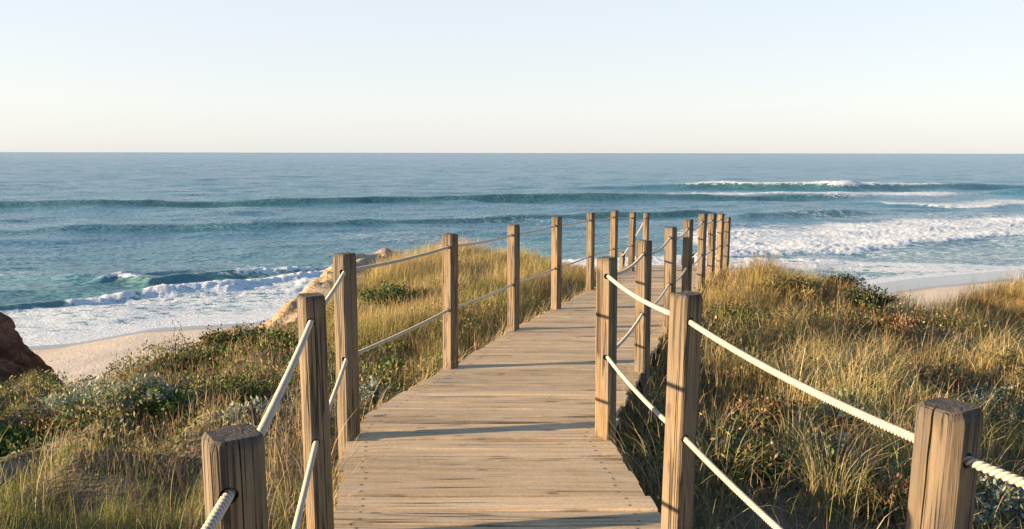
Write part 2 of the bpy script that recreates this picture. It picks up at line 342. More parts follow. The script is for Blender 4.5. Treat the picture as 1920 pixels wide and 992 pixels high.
# ------------------------------------------------------------------ beach
SHP = [(-500, 700), (-300, 668), (0, 650), (60, 647), (150, 641), (230, 626), (300, 613), (400, 607), (480, 603), (600, 580), (800, 562), (1100, 552), (1400, 543), (1600, 534), (1700, 520), (1800, 511), (1920, 502), (2300, 488)]
SH = np.array([sea_at(*p)[:2] for p in SHP])
def shore(x):
    y = np.interp(x, SH[:, 0], SH[:, 1]); y = np.where(x < SH[0, 0], SH[0, 1]+(x-SH[0, 0])*.4, y); return np.where(x > SH[-1, 0], SH[-1, 1]+(x-SH[-1, 0])*.25, y)
bx = np.concatenate([np.arange(-180, -45, 3), np.arange(-45, 70, .3), np.arange(70, 300, 3)]); by = np.concatenate([np.arange(8, 34, 1), np.arange(34, 100, .3), np.arange(100, 180, 4)])
BX, BY = np.meshgrid(bx, by); sd = shore(BX)-BY
BZ = SEA+np.clip(sd*.03, -1.2, .75)+(fbm(BX*.25, BY*.25, 61, 4)-.5)*.10*sstep(1, 8, sd)+(fbm(BX*1.5, BY*1.5, 63, 3)-.5)*.05*sstep(3, 9, sd)
ny, nx = BX.shape; idx = np.arange(ny*nx).reshape(ny, nx)
me = mesh_np('beach', np.stack([BX.ravel(), BY.ravel(), BZ.ravel()], 1), np.stack([idx[:-1, :-1], idx[:-1, 1:], idx[1:, 1:], idx[1:, :-1]], -1).reshape(-1, 4), 4, True)
wl = np.where(BX > 5, 6.5, 2.6)+(fbm(BX*.08, BY*.08, 64, 2)-.5)*2
attr_f(me, 'wet', 1-sstep(wl*.8, wl*1.15, sd))
k = NM('beach_sand'); v = k.coord(kind='Object'); n = k.noise(v, .35, 5, .6); n2 = k.noise(v, 6, 4, .6); wet = k.attr('wet')
c = k.mix(k.ramp(n, [(.35, 0), (.65, 1)]), (.66, .54, .41), (.74, .62, .48))
foot = k.ramp(k.noise(k.coord((1, 1.8, 1)), 2.4, 2, .5), [(.62, 0), (.7, 1)])
c = k.mix(k.math('MULTIPLY', foot, .35), c, (.40, .31, .22)); c = k.mix(wet, c, (.24, .215, .19))
m_sand = k.setc(Base_Color=c, Roughness=k.ramp(wet, [(0, .95), (1, .16)]), Normal=k.bump(k.math('ADD', k.math('MULTIPLY', n2, k.math('SUBTRACT', 1, wet)), k.math('MULTIPLY', foot, k.math('SUBTRACT', -.6, k.math('MULTIPLY', wet, -.6)))), .05, .7))
tag(link('beach', me, m_sand), kind='structure')

# ------------------------------------------------------------------ sea
def line(pts):
    a = np.array([sea_at(*p)[:2] for p in pts]); return a[np.argsort(a[:, 0])]
def swell(Xa, Ya, pts, amp, wf, wb):
    """pts: (px,py) along the crest; amp: list of heights at these points"""
    a = np.array([sea_at(*p)[:2] for p in pts]); yy = np.interp(Xa, a[:, 0], a[:, 1], left=a[0, 1], right=a[-1, 1])
    A = np.interp(Xa, a[:, 0], amp)
    d = Ya-yy+(fbm(Xa*.07, Xa*0+3, 71, 3)-.5)*3.0
    return A*(.85+.3*fbm(Xa*.12, Xa*0, 72, 3))*np.where(d < 0, np.exp(-(d/wf)**2), np.exp(-(d/wb)**2)), d, A
rows = [30.0]
while rows[-1] < 60000: rows.append(rows[-1]*1.0052 if rows[-1] < 1500 else rows[-1]*1.02)
rows = np.array(rows); ang = np.linspace(-1.05, 1.05, 1150); SY, SA = np.meshgrid(rows, ang, indexing='ij'); SX = SA*SY
Zs = np.zeros_like(SX); FO = np.zeros_like(SX); GRN = np.zeros_like(SX)
W1, d1, A1 = swell(SX, SY, [(-900, 400), (-300, 396), (0, 390), (200, 389), (500, 385), (700, 381), (960, 377), (1200, 375), (1400, 373), (1550, 371), (1700, 371)], [1.3, 1.3, 1.35, 1.45, 1.2, 1.35, 1.35, 1.3, 1.2, .8, .1], 2.6, 9)
W2, d2, A2 = swell(SX, SY, [(-200, 440), (0, 437), (200, 434), (400, 432), (600, 428), (800, 421), (960, 414), (1100, 410), (1240, 407), (1310, 404), (1360, 403)], [.1, .5, .7, .75, .75, .85, .95, .8, 1.2, 1.25, .1], 2.1, 6)
W2b, d2b, A2b = swell(SX, SY, [(1350, 409), (1400, 408), (1500, 404), (1600, 402), (1640, 401)], [0, .7, .8, .9, .0], 2.4, 5)
W3, d3, A3 = swell(SX, SY, [(900, 358), (1050, 356), (1200, 354), (1300, 354), (1450, 355), (1575, 356), (1700, 355), (1830, 354), (1920, 354), (2100, 354)], [0, .4, 1.4, 2.2, 2.4, 2.4, 2.4, 2.1, 1.4, .5], 4.0, 9)
W3b, _, _ = swell(SX, SY, [(1840, 361), (1900, 362), (2100, 364)], [0, 1.5, 1.8], 3.5, 6)
W3c, _, _ = swell(SX, SY, [(560, 367), (800, 363), (1000, 359), (1150, 358)], [0, .35, .5, .0], 6, 9)
W5, d5, A5 = swell(SX, SY, [(-300, 600), (0, 584), (60, 578), (130, 571), (180, 567), (300, 556), (430, 549), (470, 547)], [.4, .48, .5, .48, .4, .35, .2, 0], 1.0, 2.4)
W5b, d5b, A5b = swell(SX, SY, [(250, 556), (330, 552), (430, 543), (540, 530), (640, 516), (720, 505)], [0, .2, .3, .34, .4, .3], 1.1, 2.4)
W6, d6, A6 = swell(SX, SY, [(170, 540), (230, 533), (290, 541), (350, 533), (450, 526), (560, 518), (700, 500)], [0, .55, .6, .65, .7, .6, .4], 1.2, 2.6)
W7, d7, A7 = swell(SX, SY, [(60, 520), (150, 530), (215, 533), (300, 520), (420, 508)], [0, .28, .3, .25, 0], 1.2, 2.5)
BORE, db, Ab = swell(SX, SY, [(1300, 486), (1380, 480), (1500, 473), (1600, 468), (1700, 457), (1800, 450), (1920, 441), (2250, 424)], [0, .32, .36, .36, .36, .36, .36, .36], 1.8, 5.0)
F2, df2, Af2 = swell(SX, SY, [(1230, 365), (1300, 368), (1450, 370), (1600, 370), (1750, 367), (1890, 362)], [0, .9, .9, .9, .8, .0], 3, 6)
F3, df3, Af3 = swell(SX, SY, [(1600, 378), (1680, 384), (1750, 387), (1850, 388), (1920, 382), (2100, 378)], [0, .5, .6, .6, .6, .6], 2.5, 5)
for w in (W1, W2, W2b, W3, W3b, W3c, W5, W5b, W6, W7, BORE, F2*.7, F3*.6): Zs += w
# wind chop
cham = 1-sstep(260, 420, SY)*.7
rr = np.random.default_rng(5)
sp = rows[:, None]*.0052
for i in range(30):
    lam = 2.2*1.16**i if i < 22 else 9+5*(i-22)
    th_ = rr.normal(0, .45)+math.pi/2+.22; kx = math.cos(th_)*2*math.pi/lam; ky = math.sin(th_)*2*math.pi/lam; am = .0085*lam**.85*(1 if lam < 14 else .55)
    vis = np.clip((lam/sp-3)/3, 0, 1)
    warp = 2.0*fbm(SX*.05+i, SY*.05, 90+i % 5, 2)
    env = .5+1.0*vnoise(SX/(lam*2.6)+i*3, SY/(lam*2.6), 95+i)
    Zs += am*env*np.sin(kx*SX+ky*SY+warp*3+rr.uniform(0, 6.28))*vis*.6
for q, lam in enumerate((.7, 1.2, 2.2, 4.0, 7.5, 14, 26)):
    vis = np.clip((lam/sp-2.2)/2, 0, 1)*(1 if lam > 3 else 1-sstep(90, 170, SY)); live = (vis.max(1) > 0); xx = SX[live]; yy = SY[live]
    n_ = vnoise((xx*.94-yy*.22)/(lam*2.3)+.35*fbm(xx/lam/3, yy/lam/3, 310+q, 2), (yy*.94+xx*.22)/lam, 300+q)
    Zs[live] += .046*lam**.58*((1-np.abs(2*n_-1))**1.5-.4)*vis[live]*(.6+.8*vnoise(xx/40, yy/25, 320))
sdist = SY-shore(SX)
Zs *= sstep(-1, 16, sdist)*.9+.1*sstep(0, 3, sdist)
Zs += .0
# foam density
nz = fbm(SX*.12, SY*.12, 101, 4); nzf = fbm(SX*.5, SY*.5, 102, 4); nzx = fbm(SX*.03, SY*.2, 104, 3)
left = 1-sstep(-10, 4, SX)
brk5 = np.interp(SX, *line([(90, 570), (125, 570), (160, 570), (215, 566), (235, 560), (270, 558)]).T*1.0) if False else 0
def band(pts, v):
    a = np.array([sea_at(*p)[:2] for p in pts]); return np.interp(SX, a[:, 0], v)
f5 = band([(60, 578), (120, 572), (140, 571), (210, 566), (250, 560), (280, 558), (330, 556), (430, 549), (470, 547)], [0, 0, 1, 1, .7, .1, .2, .9, .6])*np.exp(-((d5+.3)/1.3)**2)
f5b = band([(250, 556), (290, 554), (430, 543), (640, 516), (760, 505)], [0, .95, 1, 1.1, .8])*np.where(d5b < 0, np.exp(-(d5b/3.0)**2), np.exp(-(d5b/2.0)**2))*(.72+.5*fbm(SX*.6, SY*.6, 131, 3))
f6 = band([(190, 540), (215, 535), (250, 533), (290, 541), (430, 527), (470, 525), (560, 518), (700, 500)], [0, .7, .75, .1, .4, 1.0, 1.1, .9])*np.exp(-((d6-.2)/1.4)**2)
shelf = (1-sstep(0, 1, (SY-band([(-300, 600), (0, 584), (130, 571), (300, 556), (430, 545), (640, 516), (760, 500), (1100, 498), (1300, 492)], [sea_at(p[0], p[1])[1]-(2.3 if p[0] < 140 else .8 if p[0] < 350 else -1.0) for p in [(-300, 600), (0, 584), (130, 571), (300, 556), (430, 545), (640, 516), (760, 500), (1100, 498), (1300, 492)]]))))
lefts = shelf*(1-sstep(20, 32, SX))
FO = np.maximum(FO, np.maximum(np.maximum(f5, f5b), f6))
FO = np.maximum(FO, lefts*(.50+.30*nz+.25*np.exp(-(sdist/3.0)**2)))
bw = np.where(db < 0, np.exp(-(db/2.0)**4), np.exp(-(db/14)**2)*.7+.4*np.exp(-(db/4.0)**2))
behind = (db > 0)*(1-sstep(18, 42, db))*(.60+.55*nz)*np.clip(Ab/.3, 0, 1)
FO = np.maximum(FO, np.maximum(bw*np.clip(Ab/.3, 0, 1)*1.05, behind))
FO = np.maximum(FO, sstep(18, 34, SX)*(db < 0)*(.33+.2*nz+.35*np.exp(-((sdist)/1.6)**2)))
FO = np.maximum(FO, np.clip(Af2/.8, 0, 1)*np.maximum(.98*np.exp(-((df2-4)/8)**2), .72*np.exp(-((df2-14)/18)**2)))
FO = np.maximum(FO, np.clip(Af3/.5, 0, 1)*np.maximum(.9*np.exp(-((df3-1)/3.5)**2), .66*np.exp(-((df3-9)/12)**2)))
lip = band([(1240, 354), (1280, 354), (1330, 354), (1500, 355), (1540, 356), (1620, 356), (1660, 356), (1760, 355), (1830, 354)], [0, .7, .9, .75, 1, 1, .85, .8, 0])
pk = band([(1535, 356), (1550, 356), (1600, 356), (1625, 356)], [0, 1, 1, 0])
FO = np.maximum(FO, lip*np.exp(-((d3-.6)/3.0)**2)); FO = np.maximum(FO, pk*np.exp(-((d3+1.0)/2.6)**2)*1.0)
Zs += pk*np.exp(-((d3+.5)/3)**2)*.4*nzf
# small white specks on swell 2 and drifting patches
FO = np.maximum(FO, .42*np.exp(-((d2-.6)/3)**2)*sstep(.48, .62, fbm(SX*.05, SY*.08, 111, 3))*np.clip(A2/.8, 0, 1))
FO = np.maximum(FO, .36*sstep(.58, .7, fbm(SX*.035, SY*.08, 112, 3))*(1-sstep(120, 200, SY)))
FO = np.maximum(FO, .40*sstep(30, 60, SX)*sstep(.5, .62, fbm(SX*.03, SY*.06, 113, 3))*(1-sstep(150, 230, SY)))
FO = np.where(sdist > -1.2, FO, FO*.0+.9)
froth = fbm(SX*1.1, SY*1.4, 133, 4)
Zs += sstep(.45, .95, FO)*((nzf-.35)*.16+(np.abs(froth-.5)*2)*.24)*(1-sstep(250, 400, SY))*sstep(5, 14, sdist)
face = sum(np.exp(-((d+w*.6)/w)**2)*np.clip(A/m, 0, 1.2) for d, w, A, m in ((d1, 3.6, A1, 1.2), (d2, 2.6, A2, 1.0), (d3, 4.0, A3, 2.6), (d2b, 2.4, A2b, 1.0), (d5, 1.5, A5, 1), (d6, 1.5, A6, 1), (d5b, 1.5, A5b, 1)))
shal = 1-sstep(5, 70, sdist)
me = mesh_np('sea', np.stack([SX.ravel(), SY.ravel(), (SEA+.02+Zs).ravel()], 1),
  (lambda i: np.stack([i[:-1, :-1], i[:-1, 1:], i[1:, 1:], i[1:, :-1]], -1).reshape(-1, 4))(np.arange(SX.size).reshape(SX.shape)), 4, True)
attr_f(me, 'foam', np.clip(FO, 0, 1.2)); attr_f(me, 'face', np.clip(face, 0, 1)); attr_f(me, 'shallow', shal)
def sea_mat():
    k = NM('sea_water'); fo = k.attr('foam'); face = k.attr('face'); sh = k.attr('shallow')
    geo = k.n('ShaderNodeNewGeometry'); pos = geo.outputs['Position']
    def mp(s_, rz=.2):
        m = k.n('ShaderNodeMapping'); m.inputs['Scale'].default_value = s_; m.inputs['Rotation'].default_value = (0, 0, rz); k.l(pos, m.inputs[0]); return m.outputs[0]
    r1 = k.noise(mp((.9, 2.0, 1)), 1, 5, .62, .3); r2 = k.noise(mp((.22, .5, 1)), 1, 5, .6, .2); r3 = k.noise(mp((.035, .11, 1)), 1, 5, .6); r4 = k.noise(mp((.004, .02, 1), .05), 1, 5, .65)
    b = k.bump(r4, .3, 1); b = k.bump(r3, .5, 1, b); b = k.bump(r2, .60, 1, b); b = k.bump(r1, .20, 1, b)
    tl = k.n('ShaderNodeTexNoise'); tl.inputs['Scale'].default_value = 1.7; tl.inputs['Detail'].default_value = 2; k.l(mp((1, 2, 1)), tl.inputs['Vector'])
    t1 = k.n('ShaderNodeVectorMath', operation='SUBTRACT'); k.l(tl.outputs['Color'], t1.inputs[0]); t1.inputs[1].default_value = (.5, .5, .5)
    t2 = k.n('ShaderNodeVectorMath', operation='MULTIPLY'); k.l(t1.outputs[0], t2.inputs[0]); t2.inputs[1].default_value = (1.3, 2.1, 0)
    t3 = k.n('ShaderNodeVectorMath', operation='ADD'); k.l(b, t3.inputs[0]); k.l(t2.outputs[0], t3.inputs[1])
    t4 = k.n('ShaderNodeVectorMath', operation='NORMALIZE'); k.l(t3.outputs[0], t4.inputs[0]); b = t4.outputs[0]
    c = k.mix(sh, (.065, .20, .285), (.10, .25, .27))
    c = k.mix(k.math('MULTIPLY', face, .7), c, k.mix(sh, (.055, .14, .125), (.14, .24, .185)))
    # lace of the foam
    v1 = k.n('ShaderNodeTexVoronoi', feature='DISTANCE_TO_EDGE'); dv = k.n('ShaderNodeVectorMath', operation='ADD')
    nn = k.n('ShaderNodeTexNoise'); nn.inputs['Scale'].default_value = .8; nn.inputs['Detail'].default_value = 4; k.l(pos, nn.inputs['Vector'])
    k.l(mp((.5, .9, 1)), dv.inputs[0]); k.l(nn.outputs['Color'], dv.inputs[1]); k.l(dv.outputs[0], v1.inputs['Vector']); v1.inputs['Scale'].default_value = 1.1
    lace = k.ramp(v1.outputs['Distance'], [(0, 1), (.08, .55), (.35, .1)])
    fn = k.noise(mp((.7, 1.5, 1)), 1.0, 7, .68, .4)
    fn2 = k.noise(mp((5, 7, 1)), 1.0, 4, .65)
    den = k.math('ADD', k.math('MULTIPLY', k.math('SUBTRACT', fn, .5), 1.55), k.math('MULTIPLY', lace, .28))
    den = k.math('ADD', den, k.math('MULTIPLY', k.math('SUBTRACT', fn2, .5), .7))
    mask = k.math('ADD', fo, den)
    mask = k.ramp(mask, [(.58, 0), (.66, .5), (.76, .9), (.86, 1)])
    mask = k.math('MULTIPLY', mask, k.ramp(fo, [(.04, 0), (.2, 1)]))
    foamc = k.mix(k.ramp(fn2, [(.38, 0), (.58, 1)]), (.52, .60, .63), (.88, .88, .87))
    col = k.mix(mask, c, foamc)
    fb = k.bump(fn2, .07, .9, k.bump(fn, .18, .9))
    nm = k.n('ShaderNodeMix', data_type='VECTOR'); k.l(mask, nm.inputs[0]); k.l(b, nm.inputs[4]); k.l(fb, nm.inputs[5])
    k.p.inputs['IOR'].default_value = 1.33; k.p.inputs['Specular IOR Level'].default_value = .32
    return k.setc(Base_Color=col, Roughness=k.math('ADD', k.math('MULTIPLY', mask, .7), .2), Normal=nm.outputs[1])
tag(link('sea', me, sea_mat()), kind='structure')
for nm_ in [q for q, v_ in list(globals().items()) if isinstance(v_, np.ndarray) and v_.size > 500000]: del globals()[nm_]

# spray blown off the far breaking wave
def spray():
    rs = np.random.default_rng(3); N = 4200
    px = np.concatenate([rs.normal(1585, 40, int(N*.5)), rs.uniform(1290, 1760, N-int(N*.5))])
    pk_ = np.exp(-((px-1578)/45)**2)
    hh = rs.exponential(1, N)*(.25+.75*pk_)
    D = 12/ -tan_below(356)*np.ones(N)+rs.normal(2.5, 1.5, N)+hh*1.2
    x = (px-960)/F*D; z = SEA+2.15+np.minimum(hh, 2.8)
    s = rs.uniform(.015, .045, N)
    P = np.stack([x, D, z], 1); dirs = np.array([(1, 0, -.5), (-1, 0, -.5), (0, 1, -.5), (0, 0, 1)], float)
    Vv = (P[:, None, :]+dirs[None]*s[:, None, None]).reshape(-1, 3); b = np.arange(N)[:, None]*4
    T = np.concatenate([b+np.array([0, 1, 3]), b+np.array([1, 2, 3]), b+np.array([2, 0, 3]), b+np.array([0, 2, 1])])
    k = NM('sea_spray_white'); k.setc(Base_Color=(.85, .87, .88), Roughness=.6)
    o = link('sea_spray', mesh_np('sea_spray', Vv, T, 3), k.m); tag(o, 'white spray blown off the crest of the far breaking wave', 'spray', kind='stuff')
spray()

# ------------------------------------------------------------------ boardwalk
def boardwalk():
    root = empty('boardwalk', (.3, 4.2, -1.6)); root.location = (0, 0, 0)
    tag(root, 'weathered plank boardwalk bending right and leading down towards the sea', 'boardwalk')
    V = []; Q = []; BID = []; EG = []; DU = []; DV = []; y = -.35; i = 0; rs = random.Random(4)
    while y < 14.85:
        w = .136+rs.uniform(-.006, .006); gap = rs.uniform(.006, .013); y1 = y+w
        NS = 14; jl = rs.uniform(-.02, .02); jr = rs.uniform(-.02, .02); dz = rs.uniform(-.004, .004); tl = rs.uniform(-.004, .004); tw = rs.uniform(-.004, .004); th_ = .034; b0 = len(V)
        ph = rs.uniform(0, 6); sk = rs.uniform(-.005, .005); cup = rs.uniform(-.002, .003)
        for s in range(NS+1):
            t = s/NS
            prof = []
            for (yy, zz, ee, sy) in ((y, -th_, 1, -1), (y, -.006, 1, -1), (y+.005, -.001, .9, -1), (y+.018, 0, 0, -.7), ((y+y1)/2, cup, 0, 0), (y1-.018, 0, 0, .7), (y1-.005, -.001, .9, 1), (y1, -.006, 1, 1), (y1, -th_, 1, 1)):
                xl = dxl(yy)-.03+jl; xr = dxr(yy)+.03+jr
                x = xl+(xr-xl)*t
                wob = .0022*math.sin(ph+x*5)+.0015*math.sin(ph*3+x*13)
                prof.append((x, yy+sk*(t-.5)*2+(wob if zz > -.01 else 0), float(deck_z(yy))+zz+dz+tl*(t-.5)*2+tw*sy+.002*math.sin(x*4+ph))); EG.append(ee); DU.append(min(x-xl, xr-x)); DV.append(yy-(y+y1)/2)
            V += prof; BID += [i]*9
        for s in range(NS):
            for j in range(8):
                a = b0+s*9+j; Q.append((a, a+1, a+10, a+9))
            a = b0+s*9; Q.append((a+8, a, a+9, a+17))
        for e, fl in ((b0, 1), (b0+NS*9, 0)):
            for q1 in ((e, e+8, e+7, e+1), (e+1, e+7, e+6, e+2), (e+2, e+6, e+5, e+3), (e+3, e+5, e+4, e+4)):
                if q1[2] == q1[3]: continue
                Q.append(q1 if fl else q1[::-1])
        y = y1+gap; i += 1
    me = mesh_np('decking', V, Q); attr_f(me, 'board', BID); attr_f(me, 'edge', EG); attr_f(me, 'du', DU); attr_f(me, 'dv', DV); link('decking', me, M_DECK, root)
    # long beams under the boards
    for side in (0, 1):
        bm = bmesh.new(); prev = None
        for yy in np.arange(-.3, 14.8, .35):
            x = (dxl(yy)+.06) if side == 0 else (dxr(yy)-.06); z = float(deck_z(yy))-.04
            ring = [bm.verts.new((x+sx*.028, yy, z+zz)) for sx, zz in ((-1, 0), (1, 0), (1, -.15), (-1, -.15))]
            if prev:
                for j in range(4): bm.faces.new((prev[j], prev[(j+1) % 4], ring[(j+1) % 4], ring[j]))
            else: bm.faces.new(ring)
            prev = ring
        bm.faces.new(prev[::-1]); me = bpy.data.meshes.new('beam'); bm.normal_update(); bm.to_mesh(me); link('beam', me, M_BEAM, root)
    # stairs going down beyond the end
    for s in range(7):
        y0 = 14.92+s*.3; z = -2.06-.16*(s+1); xo = .12*s
        bm = bmesh.new(); bmesh.ops.create_cube(bm, size=1); 
        for v in bm.verts: v.co = Vector((3.22+xo+v.co.x*1.42, y0+.14+v.co.y*.28, z-.02+v.co.z*.04))
        bmesh.ops.bevel(bm, geom=bm.edges[:], offset=.005, segments=1, affect='EDGES')
        me = bpy.data.meshes.new('stair_tread'); bm.to_mesh(me); a = len(me.vertices); attr_f(me, 'board', [200+s]*a); link('stair_tread', me, M_DECK, root)
boardwalk()

# ------------------------------------------------------------------ rope fences
H_UP = .095
def post_mesh(h_total, side, ch, holes, hdir, seed, cracks=()):
    """post standing from z=0 (buried foot) to h_total; holes at given heights, drilled along hdir (local xy)"""
    rs = random.Random(seed); bm = bmesh.new(); s = side/2
    prof = [(-s+ch, -s), (s-ch, -s), (s, -s+ch), (s, s-ch), (s-ch, s), (-s+ch, s), (-s, s-ch), (-s, -s+ch)]
    zs = [0, h_total*.35, h_total*.7, h_total-.020, h_total-.006, h_total]; rings = []
    for q, z in enumerate(zs):
        sc = 1 if q < 4 else (.955 if q == 4 else .86)
        rings.append([bm.verts.new((x*sc+(rs.uniform(-.0012, .0012)), y*sc+rs.uniform(-.0012, .0012), z+(rs.uniform(-.003, .002) if q >= 3 else 0))) for x, y in prof])
    for a, b in zip(rings, rings[1:]):
        for j in range(8): bm.faces.new((a[j], a[(j+1) % 8], b[(j+1) % 8], b[j]))
    bm.faces.new(rings[0][::-1]); c = bm.verts.new((0, 0, h_total-.001))
    for j in range(8): bm.faces.new((rings[-1][j], rings[-1][(j+1) % 8], c))
    bmesh.ops.recalc_face_normals(bm, faces=bm.faces[:])
    me = bpy.data.meshes.new('post'); bm.to_mesh(me); bm.free()
    o = bpy.data.objects.new('tmp', me); COL.objects.link(o); tmp = [o]
    for hz in holes:
        b2 = bmesh.new(); bmesh.ops.create_cone(b2, cap_ends=True, segments=20, radius1=.0155, radius2=.0155, depth=.4)
        cm = bpy.data.meshes.new('c'); b2.to_mesh(cm); b2.free(); c = bpy.data.objects.new('tmpc', cm); COL.objects.link(c); tmp.append(c)
        c.matrix_world = Matrix.Translation((0, 0, hz)) @ Vector((hdir[0], hdir[1], 0)).to_track_quat('Z', 'Y').to_matrix().to_4x4()
        m = o.modifiers.new('b', 'BOOLEAN'); m.object = c; m.operation = 'DIFFERENCE'; m.solver = 'EXACT'
    for (cx_, cy_, face, zt_, ln_, wd, tl_) in cracks:      # splits running down from near the top
        b2 = bmesh.new(); prof2 = [(-1, 0), (0, -1), (1, 0), (0, 1)]; rg = []
        for f_ in np.linspace(0, 1, 7):
            w_ = wd*math.sin(math.pi*min(1, .5+f_*.5 if zt_ >= h_total else f_))**.5+.0004; off = rs.uniform(-.0012, .0012)
            rg.append([b2.verts.new((off+px_*w_/2, -s+py_*.022*math.sin(math.pi*(.5+.5*f_))**.5-.0, zt_+.01-ln_*f_)) for px_, py_ in prof2])
        for a_, b_ in zip(rg, rg[1:]):
            for j in range(4): b2.faces.new((a_[j], a_[(j+1) % 4], b_[(j+1) % 4], b_[j]))
        b2.faces.new(rg[0]); b2.faces.new(rg[-1][::-1]); bmesh.ops.recalc_face_normals(b2, faces=b2.faces[:])
        cm = bpy.data.meshes.new('c'); b2.to_mesh(cm); b2.free(); c = bpy.data.objects.new('tmpc', cm); COL.objects.link(c); tmp.append(c)
        c.matrix_world = Matrix.Rotation(face*math.pi/2, 4, 'Z') @ Matrix.Translation((cx_, 0, 0)) @ Matrix.Rotation(tl_, 4, 'Y')
        m = o.modifiers.new('b', 'BOOLEAN'); m.object = c; m.operation = 'DIFFERENCE'; m.solver = 'EXACT'
    bpy.context.view_layer.update(); dg = bpy.context.evaluated_depsgraph_get()
    out = bpy.data.meshes.new_from_object(o.evaluated_get(dg)); out.name = 'post'
    for t in tmp: bpy.data.objects.remove(t)
    co = np.zeros(len(out.vertices)*3); out.vertices.foreach_get('co', co); z = co.reshape(-1, 3)[:, 2]
    st = np.clip((z-(h_total-.03))/.018, 0, 1); attr_f(out, 'stain', st); out.materials.clear(); return out
ROPE_G = []
def rope_mesh(path, r, twisted, step=.003, pitch=.036):
    """path: list of 3-D points sampled densely; three-strand rope swept along it"""
    P = np.array(path, float); seg = np.linalg.norm(np.diff(P, axis=0), axis=1); L = np.concatenate([[0], np.cumsum(seg)]); n = int(L[-1]/step)+2
    s = np.linspace(0, L[-1], n); C = np.stack([np.interp(s, L, P[:, i]) for i in range(3)], 1)
    T = np.gradient(C, axis=0); T /= np.linalg.norm(T, axis=1)[:, None]; S = np.cross(T, (0, 0, 1.0)); S /= np.linalg.norm(S, axis=1)[:, None]; U = np.cross(S, T)
    K = 24 if twisted else 10; a = np.linspace(0, 2*np.pi, K, endpoint=False)
    if twisted:
        ph = (a[None, :]-2*np.pi*s[:, None]/pitch) % (2*np.pi/3)-np.pi/3; d = r*.536; rs = r*.464
        rad = d*np.cos(ph)+np.sqrt(np.maximum(rs**2-(d*np.sin(ph))**2, 0)); rad = (.3*r+.7*rad)*(1+.015*(vnoise(s*400, s*0)[:, None]-.5))
    else: rad = np.full((n, K), r*.93)
    V = C[:, None, :]+rad[..., None]*(np.cos(a)[None, :, None]*S[:, None, :]+np.sin(a)[None, :, None]*U[:, None, :])
    idx = np.arange(n*K).reshape(n, K); j = np.roll(idx, -1, 1)
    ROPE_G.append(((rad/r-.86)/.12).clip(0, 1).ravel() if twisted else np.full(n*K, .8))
    return V.reshape(-1, 3), np.stack([idx[:-1], j[:-1], j[1:], idx[1:]], -1).reshape(-1, 4)
# per post: px/py of the top centre, forward distance, sideways lean px to the base, turn a (deg), stair post?
#   x, y, ztop, turn, lean in x per metre
def P(px, py, D, a, xb=None, h=1.0):
    x, y, z = at(px, py, D); return dict(x=x, y=y, zt=z, a=math.radians(a), lean=0 if xb is None else xb-x, h=h)
LP = [dict(x=-.36, y=-.25, zt=-.47, a=math.radians(20), lean=0, h=1), P(436, 812, 1.35, 34), P(583, 553, 2.95, 32, -.745), P(646, 475, 4.16, 52, -.88), P(844, 438, 5.81, 57, -.458), P(963, 421, 7.40, 57), P(1044, 406, 8.62, 52), P(1108, 398.5, 10.2, 56), P(1152, 394.5, 11.7, 56), P(1187, 397.5, 13.24, 56, 1.99), P(1212, 398.5, 14.9, 55), dict(x=2.32, y=16.7, zt=-2.06, a=.9, lean=0, h=1), dict(x=2.62, y=18.3, zt=-2.62, a=.9, lean=0, h=1)]
RP = [dict(x=1.52, y=.35, zt=-.47, a=math.radians(40), lean=0, h=1), P(1783, 758, 1.5, 32, .835), P(1287, 549, 2.85, 36, .62), P(1138, 482, 4.18, 55, .51), P(1208, 450, 5.71, 48, .955), P(1258, 425, 7.43, 51, 1.49), P(1291, 411, 8.9, 51), P(1318, 400, 10.3, 50), P(1336, 400, 11.7, 49), P(1352, 400, 13.2, 49), P(1364.5, 406, 15.0, 50), dict(x=3.78, y=16.7, zt=-2.1, a=.9, lean=0, h=1), dict(x=4.0, y=18.5, zt=-2.36, a=.9, lean=0, h=1)]
